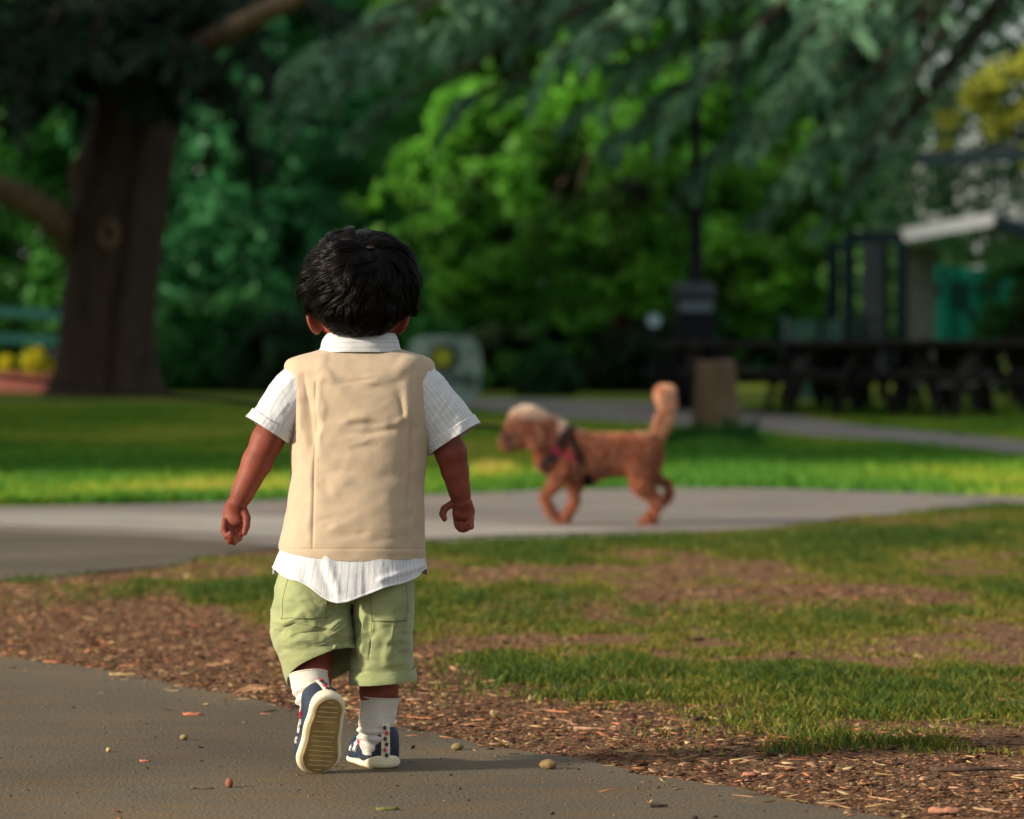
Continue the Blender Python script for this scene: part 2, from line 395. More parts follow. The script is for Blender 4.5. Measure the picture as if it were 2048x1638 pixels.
# ------------------------------------------------------------------ ground and paths
def sheet(name, pts, z, m, jit=0.0, step=.12, kind='structure'):
    P = []; n = len(pts)
    for i in range(n):
        a = np.array(pts[i][:2]); b = np.array(pts[(i + 1) % n][:2]); L = np.linalg.norm(b - a)
        near = min(a[1], b[1]) < 45
        k = max(1, int(L / step)) if (jit and near and L < 30) else 1
        for j in range(k):
            p = a + (b - a) * j / k
            if jit and k > 1: p = p + jit * np.array([fbm(np.array([[p[0] * 3, p[1] * 3, .5]]), 3, 5)[0], 1.6 * fbm(np.array([[p[0] * 4, p[1] * 4, 9.5]]), 3, 8)[0]])
            P.append((p[0], p[1], z))
    me = bpy.data.meshes.new(name); me.from_pydata(P, [], [tuple(range(len(P)))])
    bm_fix(me)
    o = link(name, me, m, None, False); tag(o, kind=kind); return o
def bm_fix(me):
    import bmesh
    b = bmesh.new(); b.from_mesh(me); bmesh.ops.triangulate(b, faces=b.faces[:])
    for f in b.faces:
        if f.normal.z < 0: f.normal_flip()
    b.to_mesh(me); b.free()
gnd = npmesh('ground', [(-400, -60, 0), (400, -60, 0), (400, 700, 0), (-400, 700, 0)], [(0, 1, 2, 3)])
tag(link('ground', gnd, M['lawn'], None, False), kind='structure')
lineA = [(-500, 1290), (0, 1318), (200, 1342), (400, 1385), (560, 1425), (800, 1462), (1000, 1500), (1150, 1528), (1300, 1560), (1500, 1592), (1700, 1628), (1850, 1665), (2300, 1820), (2600, 2000)]
A = [G(*p)[:2] for p in lineA]
sheet('asphalt_path', A + [(6, 1.0), (6, -8), (-8, -8), (-8, A[0][1])], .008, M['asphalt'], .05, .035)
P2t = [(-500, 1030), (0, 1017), (300, 1012), (450, 1006), (600, 1001), (900, 990), (1100, 983), (1300, 978), (1500, 979), (1800, 988), (2048, 996), (2500, 1000)]
P2b = [(2500, 1012), (2048, 1013), (1900, 1024), (1700, 1038), (1550, 1060), (1300, 1076), (1100, 1085), (860, 1092), (600, 1100), (450, 1112), (330, 1138), (150, 1156), (0, 1168), (-500, 1172)]
sheet('cross_path', [G(*p)[:2] for p in P2t] + [G(*p)[:2] for p in P2b], .008, M['asphalt2'], .07, .12)
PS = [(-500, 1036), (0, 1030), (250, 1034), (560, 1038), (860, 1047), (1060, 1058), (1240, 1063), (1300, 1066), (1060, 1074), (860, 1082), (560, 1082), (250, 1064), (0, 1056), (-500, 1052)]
sheet('pale_strip', [G(*p)[:2] for p in PS], .012, M['pale'], .05, .12)  # paler grey band lying on the cross path
PD = [(-500, 1060), (0, 1064), (250, 1074), (520, 1092), (600, 1098), (450, 1110), (330, 1137), (150, 1155), (0, 1167), (-500, 1171)]
sheet('side_path', [G(*p)[:2] for p in PD], .0105, asphalt('asphalt_worn', (.075, .065, .048), (.13, .11, .085)), .05, .12)
# littered soil between the near path and the grass
D = [G(*p)[:2] for p in P2b[:]][::-1]
sheet('soil', [p + np.array([0, -.02]) for p in D] + [(3.2, 5.0), (3.0, 2.0)] + [p + np.array([0, -.05]) for p in A[::-1][2:]], .004, M['dirt'], .05, .12)
P3t = [(240, 766), (560, 772), (960, 798), (1100, 800), (1300, 806), (1480, 815), (1700, 852), (2048, 884), (2400, 915)]
P3b = [(2400, 960), (2048, 918), (1800, 888), (1480, 864), (1300, 850), (1100, 838), (960, 822), (560, 786), (240, 774)]
sheet('far_path', [G(*p)[:2] for p in P3t] + [G(*p)[:2] for p in P3b], .008, mat('far_asphalt', (.15, .13, .12), (.22, .195, .175), rough=.95, scale=1.5), .25, .4)

# ---- grass: blades as one uncountable mass each
def topx(X, Y, Z=0):
    return 1024 + X / Y * FP, HY + (CH - Z) / Y * FP
def inpoly(px, py, poly):
    r = np.zeros(len(px), bool); n = len(poly)
    for i in range(n):
        x0, y0 = poly[i]; x1, y1 = poly[(i + 1) % n]
        if y0 == y1: continue
        c = ((y0 > py) != (y1 > py)) & (px < (x1 - x0) * (py - y0) / (y1 - y0) + x0); r ^= c
    return r
def blades(name, X, Y, H, wd, cols, m, lean=.5, z0=0.0):
    n = len(X); a = rng.uniform(0, 2 * np.pi, n); b = rng.uniform(0, 2 * np.pi, n); L = H * lean * rng.uniform(.3, 1.4, n)
    base = np.stack([X, Y, np.full(n, z0)], 1); dx = np.stack([np.cos(a), np.sin(a), np.zeros(n)], 1) * (wd / 2)[:, None]
    ln = np.stack([np.cos(b), np.sin(b), np.zeros(n)], 1)
    mid = base + ln * (L * .35)[:, None] + np.array([0, 0, 1]) * (H * .6)[:, None]
    tip = base + ln * L[:, None] + np.array([0, 0, 1]) * H[:, None]
    V = np.stack([base - dx, base + dx, mid + dx * .7, tip, mid - dx * .7], 1).reshape(-1, 3)
    F = (np.arange(n)[:, None] * 5 + np.array([0, 1, 2, 3, 4])[None])
    C = np.repeat(cols, 5, 0)
    o = link(name, npmesh(name, V, F, col=C), m, None, False)
    return tag(o, kind='stuff')
greens = np.array([[.050, .105, .014], [.115, .150, .014], [.185, .180, .020], [.27, .235, .035], [.38, .29, .09], [.035, .085, .016]])
def litter_mask(px, py):
    # 0 = litter, 1 = grass
    xs = [-200, 300, 420, 560, 840, 1000, 1200, 1400, 1600, 1800, 1900, 2048, 2400]
    ys = [1120, 1140, 1195, 1270, 1275, 1325, 1385, 1428, 1470, 1500, 1500, 1490, 1480]
    lim = np.interp(px, xs, ys)
    return lim - py
N = 520000
Yd = rng.uniform(6.0, 16.5, N); Xd = rng.uniform(-.17, .17, N) * Yd
px, py = topx(Xd, Yd)
nz = fbm(np.stack([Xd * 2.2, Yd * 1.1, np.zeros(N)], 1), 3, 3); nz2 = fbm(np.stack([Xd * 9, Yd * 6, np.ones(N)], 1), 2, 4)
e = litter_mask(px, py) + nz * 75 + nz2 * 45
bare = np.exp(-((py - 1212 - nz * 30) / 26) ** 2) * ((px > 950) & (px < 1900)) + np.exp(-((py - 1330) / 14) ** 2) * (px > 1300) * (px < 1500) * .6
dens = 1 / (1 + np.exp(-e / 20)) * (1 - .75 * np.clip(bare, 0, 1)) * np.clip(.62 + nz * 1.6 + nz2 * 1.4 + .45 * np.exp(-((py - 1085) / 45) ** 2), .03, 1)
path2 = inpoly(px, py, P2t + P2b)
near = inpoly(px, py, [(x, y) for x, y in lineA] + [(2600, 3000), (-500, 3000)])
above = py < np.interp(px, [p[0] for p in P2b[::-1]], [p[1] for p in P2b[::-1]]) + rng.normal(0, 2, N)
keep = (rng.random(N) < dens) & ~above & ~near
Xk, Yk, nk, n2k = Xd[keep], Yd[keep], nz[keep], nz2[keep]; n_ = len(Xk); pyk = py[keep]
Hh = .80 * np.clip(.011 + .022 * (nk + .15) + .012 * n2k + .010 * np.exp(-((pyk - 1095) / 35) ** 2), .008, .05) * rng.uniform(.5, 1.3, n_)
sel = np.clip((rng.normal(2.1, 1.2, n_) - nk * 3.5 - n2k * 1.2 - 1.2 * np.exp(-((pyk - 1085) / 45) ** 2)), 0, 5.99).astype(int)
blades('grass', Xk, Yk, Hh, rng.uniform(.002, .0042, n_), greens[sel] * rng.uniform(.7, 1.25, (n_, 1)), M['grass'], .8, .004)
# lawn beyond the cross path
N = 170000
Yd = 16 + 30 * rng.random(N) ** 1.5; Xd = rng.uniform(-.15, .15, N) * Yd; px, py = topx(Xd, Yd)
nz = fbm(np.stack([Xd * .8, Yd * .5, np.zeros(N)], 1), 3, 13)
lim = np.interp(px, [p[0] for p in P2t], [p[1] for p in P2t])
keep = (py < lim + rng.normal(0, 1.5, N)) & ~inpoly(px, py, P3t + P3b)
Xk, Yk, nk = Xd[keep], Yd[keep], nz[keep]; n_ = len(Xk)
g2 = np.array([[.08, .25, .025], [.16, .33, .025], [.30, .42, .035], [.46, .50, .055], [.55, .46, .10]])
pxk, pyk = px[keep], py[keep]
tuft = np.exp(-((pxk - 1430) / 100) ** 2 - ((pyk - 905) / 28) ** 2); dry = np.exp(-((pxk - 985) / 50) ** 2 - ((pyk - 958) / 16) ** 2)
sel = np.clip(rng.normal(1.6, .8, n_) - nk * 3.8 + dry * 4 - tuft * 3, 0, 4.99).astype(int)
blades('lawn_grass', Xk, Yk, np.clip(.04 + .03 * nk, .015, .1) * rng.uniform(.6, 1.3, n_) + tuft * .10 + dry * .05, rng.uniform(.006, .014, n_), g2[sel] * rng.uniform(.7, 1.2, (n_, 1)), M['grass'], .7)
gc = G(1430, 905); n_ = 5200; rr_ = np.sqrt(rng.random(n_)); aa_ = rng.uniform(0, 2 * np.pi, n_); gx = rr_ * np.cos(aa_) * .30; gy = rr_ * np.sin(aa_) * .9
lump = np.clip(fbm(np.stack([gx * 6, gy * 3, gx * 0], 1), 2, 44) + .5, .2, 1.2)
o = blades('grass_clump', gx, gy, (.21 * np.sqrt(np.maximum(1 - rr_ ** 2, .04)) * lump + .03) * rng.uniform(.6, 1.2, n_), rng.uniform(.006, .012, n_), np.array([.020, .115, .018]) * rng.uniform(.5, 1.4, (n_, 1)), M['grass'], .6)
del o['kind']; o.location = gc; tag(o, 'taller dark green grass clump on the lawn between the dog tail and the stump', 'grass clump')
# ---- leaf and bark litter
def chips(name, X, Y, L, Wd, T, cols, z0, tilt=.35):
    n = len(X); a = rng.uniform(0, 2 * np.pi, n); tl = rng.normal(0, tilt, n)
    ux = np.stack([np.cos(a), np.sin(a), np.sin(tl)], 1); uy = np.stack([-np.sin(a), np.cos(a), rng.normal(0, tilt, n)], 1)
    c = np.stack([X, Y, z0 + T * .5 + np.abs(np.sin(tl)) * L * .3], 1)
    t = np.array([0, 0, 1.0]) * (T / 2)[:, None]; A_ = ux * (L / 2)[:, None]; B_ = uy * (Wd / 2)[:, None]
    f1 = rng.uniform(.3, 1, n)[:, None]; f2 = rng.uniform(.2, .9, n)[:, None]
    top = [c - A_ - B_ * f1 + t, c + A_ * f2 - B_ + t, c + A_ + B_ * f1 * .4 + t, c - A_ * f1 + B_ + t]
    bot = [p - 2 * t for p in top]
    V = np.stack(top + bot, 1).reshape(-1, 3)
    q = np.array([[0, 1, 2, 3], [7, 6, 5, 4], [0, 4, 5, 1], [1, 5, 6, 2], [2, 6, 7, 3], [3, 7, 4, 0]])
    F = (np.arange(n)[:, None, None] * 8 + q[None]).reshape(-1, 4)
    o = link(name, npmesh(name, V, F, col=np.repeat(cols, 8, 0)), M['vcol'], None, False)
    return tag(o, kind='stuff')
browns = np.array([[.085, .036, .018], [.15, .066, .032], [.24, .11, .052], [.38, .22, .12], [.46, .18, .085], [.055, .028, .018], [.42, .30, .14], [.30, .20, .12], [.20, .15, .05]])
N = 240000
Yd = rng.uniform(5.2, 13, N); Xd = rng.uniform(-.16, .16, N) * Yd; px, py = topx(Xd, Yd)
nz = fbm(np.stack([Xd * 2.2, Yd * 1.1, np.zeros(N)], 1), 3, 3)
e = litter_mask(px, py) + nz * 75
yA = np.interp(px, [p[0] for p in lineA], [p[1] for p in lineA])
pl = 1 / (1 + np.exp(e / 25)) * 1.0 + .22 + .5 * np.exp(-((py - 1212 - nz * 30) / 30) ** 2) * (px > 900)
over = (py - yA)
pl = np.where(over > 0, pl * np.exp(-over / 12) + .03 * np.exp(-over / 50), pl)
keep = (rng.random(N) < pl) & ~inpoly(px, py, P2t + P2b)
Xk, Yk = Xd[keep], Yd[keep]; n_ = len(Xk); L = rng.lognormal(np.log(.0040), .65, n_).clip(.0014, .022) * np.where(rng.random(n_) < .012, 2.2, 1)
chips('leaf_litter', Xk, Yk, L, L * rng.uniform(.10, .95, n_), L * rng.uniform(.03, .12, n_), browns[rng.choice(9, n_, p=[.20, .19, .15, .09, .05, .16, .04, .07, .05])] * rng.uniform(.5, 1.35, (n_, 1)), .005, .16)
tw = rng.random(len(Xk)) < .022
nt_ = int(tw.sum()); Lt = rng.uniform(.012, .050, nt_)
chips('fallen_twigs', Xk[tw], Yk[tw], Lt, rng.uniform(.0012, .0028, nt_), rng.uniform(.001, .002, nt_), browns[rng.choice(9, nt_, p=[.2, .1, .1, .12, .08, .2, .12, .05, .03])] * rng.uniform(.6, 1.3, (nt_, 1)), .007, .12)
N = 900
Yd = rng.uniform(5.0, 7.6, N); Xd = rng.uniform(-.15, .15, N) * Yd; px, py = topx(Xd, Yd); over = py - np.interp(px, [p[0] for p in lineA], [p[1] for p in lineA])
keep = over > -5; Xk, Yk = Xd[keep], Yd[keep]; n_ = len(Xk); L = rng.lognormal(np.log(.0026), .5, n_).clip(.0012, .010)
chips('grit', Xk, Yk, L, L * rng.uniform(.3, 1, n_), L * rng.uniform(.12, .4, n_), browns[rng.choice(9, n_)] * rng.uniform(.3, .9, (n_, 1)), .008, .3)
# ---- single pieces one can point at
def debris(name, px, py, L, r, kind, col, label, cat, ang=0):
    p = G(px, py, .008); m = mat(name + '_surface', col, tuple(c * .6 for c in col), rough=.85, scale=120, bump=.6, bscale=200, bdist=.002)
    b = MB(); a = rad(ang)
    if kind == 'twig':
        t = np.linspace(-.5, .5, 9); pts = np.stack([t * L * math.cos(a), t * L * math.sin(a), r * .9 + .12 * L * (.25 - t ** 2) * rng.uniform(.2, 1)], 1)
        pts[:, 1] += .04 * L * np.sin(t * 9 + px); b.tube(pts, r * (1 - .5 * (t + .5)), 7)
    elif kind == 'fork':
        for k in (-1, 0, 1):
            t = np.linspace(0, 1, 7); b.tube(np.stack([t * L * math.cos(a + k * .35), t * L * math.sin(a + k * .35), r + .15 * L * np.sin(t * 3) * (1 + .4 * k)], 1), r * (1 - .6 * t), 6)
    elif kind == 'chip':
        t = np.linspace(-.5, .5, 8); wd = r * np.array([.4, .9, 1, 1, .95, 1, .8, .3])
        V = []; 
        for i in range(8):
            x = t[i] * L; h = r * .7 * (1 + .25 * math.sin(i * 2.1 + px))
            V += [(x, -wd[i], 0), (x, -wd[i] * .8, h * .7), (x, 0, h), (x, wd[i] * .8, h * .6), (x, wd[i], 0)]
        V = np.array(V) @ rot('z', ang).T
        F = [(i * 5 + j, i * 5 + (j + 1) % 5, (i + 1) * 5 + (j + 1) % 5, (i + 1) * 5 + j) for i in range(7) for j in range(5)] + [(4, 3, 2, 1, 0), tuple(35 + j for j in range(5))]
        b.add(V, F)
    else:  # nut / cone
        import bmesh
        bm = bmesh.new(); bmesh.ops.create_icosphere(bm, subdivisions=3, radius=1)
        V = np.array([v.co for v in bm.verts]); F = [tuple(v.index for v in f.verts) for f in bm.faces]; bm.free()
        s = 1 + .12 * fbm(V * 3, 2, int(px)); V = V * s[:, None] * np.array([L / 2, r, r]); V[:, 2] += r * .85; V = V @ rot('z', ang).T; b.add(V, F)
    o = b.build(name, m, None, True); o.location = p; tag(o, label, cat); return o
debris('bark_chip', 386, 1430, .036, .0065, 'chip', (.50, .17, .09), 'orange bark chip on the near asphalt left of the raised shoe', 'bark chip', -12)
debris('pine_cone', 458, 1575, .011, .0075, 'nut', (.24, .09, .06), 'small round reddish brown cone on asphalt below and left of the child', 'cone', 30)
debris('twig', 405, 1578, .034, .0016, 'twig', (.16, .11, .06), 'thin dark twig lying just left of the small round cone', 'twig', -5)
debris('stick', 248, 1350, .058, .006, 'chip', (.52, .34, .15), 'pale tan wood sliver at the edge of the litter far left', 'wood sliver', -8)
debris('dry_stalk', 560, 1392, .085, .0028, 'fork', (.46, .27, .14), 'forked dry straw stalk on the litter edge left of the raised foot', 'dry stalk', 168)
debris('nut', 1096, 1538, .026, .008, 'nut', (.26, .17, .075), 'oval brown nut on asphalt right of the planted foot', 'nut', -10)
debris('twig', 1318, 1615, .024, .003, 'twig', (.04, .025, .02), 'short thick black twig near the bottom edge right of centre', 'twig', -4)
debris('leaf_scrap', 775, 1620, .032, .006, 'chip', (.16, .17, .05), 'olive leaf scrap on asphalt at the bottom below the child', 'leaf scrap', 5)
debris('bark_chip', 1890, 1625, .046, .010, 'chip', (.50, .22, .13), 'pinkish bark chip in the lower right corner', 'bark chip', -8)
debris('bark_chip', 1500, 1550, .022, .0055, 'chip', (.48, .19, .11), 'small orange bark chip where litter meets asphalt right of centre', 'bark chip', -14)
debris('curved_stick', 1180, 1462, .055, .0034, 'twig', (.44, .25, .16), 'curved pinkish stick lying in the litter below the grass', 'stick', -16)
debris('leaf_scrap', 1395, 1440, .028, .009, 'chip', (.07, .035, .02), 'dark brown curled leaf at the grass edge right of centre', 'leaf scrap', 50)
debris('leaf_scrap', 1610, 1425, .026, .005, 'chip', (.62, .45, .22), 'pale straw coloured leaf tip standing in short grass', 'leaf scrap', 25)
debris('stick', 1960, 1545, .15, .0045, 'twig', (.10, .06, .04), 'long dark brown stick lying in litter at the right edge', 'stick', 4)
debris('pebble', 217, 1504, .008, .004, 'nut', (.50, .38, .13), 'tiny yellow pebble on asphalt in the lower left', 'pebble', 0)
debris('bark_chip', 290, 1523, .017, .004, 'chip', (.42, .15, .09), 'little reddish bark chip on asphalt lower left beside the yellow pebble', 'bark chip', -14)
debris('pebble', 368, 1480, .013, .005, 'nut', (.30, .22, .10), 'tan pebble on asphalt below the orange bark chip', 'pebble', 10)
debris('nut', 915, 1500, .020, .006, 'nut', (.27, .20, .09), 'small tan nut at the litter edge right of the planted foot', 'nut', 15)
debris('leaf_scrap', 1415, 1425, .030, .004, 'chip', (.30, .17, .10), 'flat brown leaf beside the dark curled leaf', 'leaf scrap', -20)
debris('stick', 2020, 1410, .05, .004, 'twig', (.06, .04, .03), 'dark short stick in grass at the right edge', 'stick', 0)

# ------------------------------------------------------------------ the child
CX, CY = (705 - 1024) / FP * D0, D0
child = empty('person', (CX, CY, ZG), 'toddler seen from behind walking in beige vest, white striped shirt, green shorts and navy shoes', 'person')
ORG = np.array([CX, CY, ZG])
def K(px, py, dy=0.0): return W(px, py, D0 + dy) - ORG
S = D0 / FP                                   # metres per pixel
# key skeleton
Lsh, Lel, Lwr = K(592, 772, .005), K(535, 880, -.008), K(477, 1003, -.012)
Rsh, Rel, Rwr = K(842, 772, .005), K(902, 905, .008), K(923, 1000, .02)
hipR, kneR, ankR = K(755, 1160, .0), K(761, 1330, .010), K(752, 1475, .0)
hipL, kneL, ankL = K(640, 1160, .0), K(622, 1315, -.012), K(636, 1420, -.072)
fingers = []
# left hand: palm towards the viewer and the body, thumb on the right
for i, (mx, my, md, px1, py1, d1, px2, py2, d2, tx, ty, td, r) in enumerate([
    (479, 1043, .004, 483, 1064, .002, 478, 1077, -.010, 473, 1074, -.018, 6.3),
    (470, 1047, .002, 473, 1071, -.002, 468, 1084, -.013, 466, 1077, -.023, 6.6),
    (459, 1048, -.001, 459, 1071, -.006, 459, 1083, -.018, 462, 1072, -.026, 6.3),
    (449, 1043, -.005, 447, 1061, -.012, 453, 1073, -.021, 461, 1066, -.027, 5.8)]):
    fingers.append(([K(mx, my, md - .012), K(px1, py1, d1 - .012), K(px2, py2, d2 - .012), K(tx, ty, td - .012)], r * S))
fingers.append(([K(486, 1015, -.016), K(494, 1036, -.020), K(493, 1052, -.023), K(489, 1066, -.025)], 7.2 * S))
# right hand
for i, (mx, my, md, px1, py1, d1, px2, py2, d2, tx, ty, td, r) in enumerate([
    (912, 1032, .012, 914, 1047, .006, 916, 1053, -.006, 922, 1046, -.012, 6.2),
    (921, 1038, .010, 922, 1053, .003, 921, 1058, -.009, 928, 1050, -.016, 6.5),
    (932, 1041, .006, 932, 1057, -.002, 927, 1059, -.013, 932, 1050, -.018, 6.3),
    (942, 1038, .001, 942, 1053, -.007, 936, 1055, -.016, 936, 1046, -.020, 5.8)]):
    fingers.append(([K(mx, my, md + .02), K(px1, py1, d1 + .02), K(px2, py2, d2 + .02), K(tx, ty, td + .02)], r * S))
fingers.append(([K(903, 1008, .018), K(889, 1017, .014), K(885, 1028, .011), K(889, 1038, .008)], 6.8 * S))
Hc = K(720, 575, .012)
def body_f(P):
    d = ell(P, K(715, 960, .015), (.098, .072, .14))
    d = smin(d, ell(P, K(716, 800, .008), (.086, .060, .075)), .05)
    d = smin(d, ell(P, K(700, 1120, .010), (.082, .060, .075)), .05)
    d = smin(d, rcone(P, Lsh, Rsh, .022, .022), .03)
    d = smin(d, rcone(P, K(718, 745, .010), K(720, 660, .012), .040, .036), .02)
    h = ell(P, Hc, (.074, .086, .068)); h = smin(h, ell(P, K(720, 632, .038), (.060, .058, .052)), .03)
    h = smin(h, ell(P, Hc + np.array([0, .085, -.045]), (.008, .012, .010)), .012)      # nose
    h = smin(h, ell(P, Hc + np.array([-.033, .062, -.055]), (.024, .02, .022)), .02)    # cheeks
    h = smin(h, ell(P, Hc + np.array([.033, .062, -.055]), (.024, .02, .022)), .02)
    h = smin(h, ell(P, Hc + np.array([0, .078, -.088]), (.018, .012, .012)), .015)      # chin
    for s in (-1, 1): h = smax(h, -ell(P, Hc + np.array([s * .028, .092, -.022]), (.014, .011, .009)), .01)
    d = smin(d, h, .012)
    for s, ex, ey in ((-1, 627, 640), (1, 806, 640)):
        c = K(ex, ey, .018); R = rot('y', s * 16) @ rot('z', s * 28)
        ear = smax(ell(P, c, (.0058, .017, .0235), R), -ell(P, c + np.array([s * .003, .010, .003]), (.006, .010, .015), R), .004)
        d = smin(d, ear, .006)
    for a, b, c, r in ((Lsh, Lel, Lwr, (.0205, .0240, .0225, .0165)), (Rsh, Rel, Rwr, (.0205, .0235, .0205, .0160))):
        mid = b + (c - b) * .35
        d = smin(d, rcone(P, a, b, r[0], r[1]), .015); d = smin(d, rcone(P, b, mid, r[1] - .001, r[2]), .008); d = smin(d, rcone(P, mid, c, r[2], r[3]), .006)
    d = smin(d, ell(P, K(466, 1026, -.009), (.0170, .0105, .0200), rot('y', 10) @ rot('z', -25)), .008); d = smin(d, ell(P, K(465, 1044, -.011), (.0180, .0090, .0085), rot('z', -20)), .006)
    d = smin(d, ell(P, K(928, 1021, .026), (.0180, .0110, .0160), rot('y', 28) @ rot('z', 25)), .008); d = smin(d, ell(P, K(927, 1034, .024), (.0180, .0090, .0085), rot('y', 20) @ rot('z', 20)), .006)
    for a, b, c, r in ((hipL, kneL, ankL, (.044, .030, .0255, .0175)), (hipR, kneR, ankR, (.044, .031, .0275, .021))):
        mid = b + (c - b) * .35
        d = smin(d, rcone(P, a, b, r[0], r[1]), .02); d = smin(d, rcone(P, b, mid, r[1], r[2]), .01); d = smin(d, rcone(P, mid, c, r[2], r[3]), .01)
    for el_, wr_ in ((Lel, Lwr), (Rel, Rwr)):
        ax_ = nrm(wr_ - el_).astype(np.float32)
        for o_, am in ((.000, .0022), (-.006, .0009)):
            sv = (P - (wr_ + ax_ * o_).astype(np.float32)) @ ax_; rr_ = np.linalg.norm(P - wr_.astype(np.float32), axis=1)
            d = d + am * np.exp(-(sv / .0028) ** 2) * np.exp(-(rr_ / .032) ** 4)
    for pts, r in fingers:
        f = rcone(P, pts[0], pts[1], r * 1.1, r * 1.03)
        f = smin(f, rcone(P, pts[1], pts[2], r * 1.03, r * .96), .0012); f = smin(f, rcone(P, pts[2], pts[3], r * .96, r * .82), .0012)
        for jp in (pts[1], pts[2]): f = f + .0007 * np.exp(-(np.linalg.norm(P - jp.astype(np.float32), axis=1) / .0035) ** 2) - .0006 * np.exp(-(np.linalg.norm(P - jp.astype(np.float32), axis=1) / .008) ** 2)
        d = smin(d, f, .0014)
    return d
P, F = polygonise(body_f, (-.22, -.13, .05), (.21, .14, .86), .0019, 1)
body = link('body', npmesh('body', P, F), M['skin'], child)
# face details
for s in (-1, 1):
    b = MB(); 
    import bmesh
    bm = bmesh.new(); bmesh.ops.create_uvsphere(bm, u_segments=16, v_segments=10, radius=.011)
    V = np.array([v.co for v in bm.verts]) + Hc + np.array([s * .028, .076, -.022]); Fq = [tuple(v.index for v in f.verts) for f in bm.faces]; b.add(V, Fq); bm.free()
    eye = b.build('eye', M['eye_w'], child, True)
    b = MB(); c = Hc + np.array([s * .028, .0868, -.022]); a = np.linspace(0, 2 * np.pi, 17)[:-1]
    b.add(np.concatenate([[c + (0, .0012, 0)], c + np.stack([np.cos(a), 0 * a - .0006, np.sin(a)], 1) * np.array([.0048, 1, .0048])]), [(0, i + 1, (i + 1) % 16 + 1) for i in range(16)])
    b.build('iris', M['eye_d'], eye, True)
b = MB(); t = np.linspace(-1, 1, 11); b.tube(np.stack([t * .016, .0905 - .007 * t ** 2, -.066 + .003 * t ** 2], 1) + Hc, .0045 * (1 - .6 * np.abs(t)), 8); b.build('mouth', M['lips'], child, True)

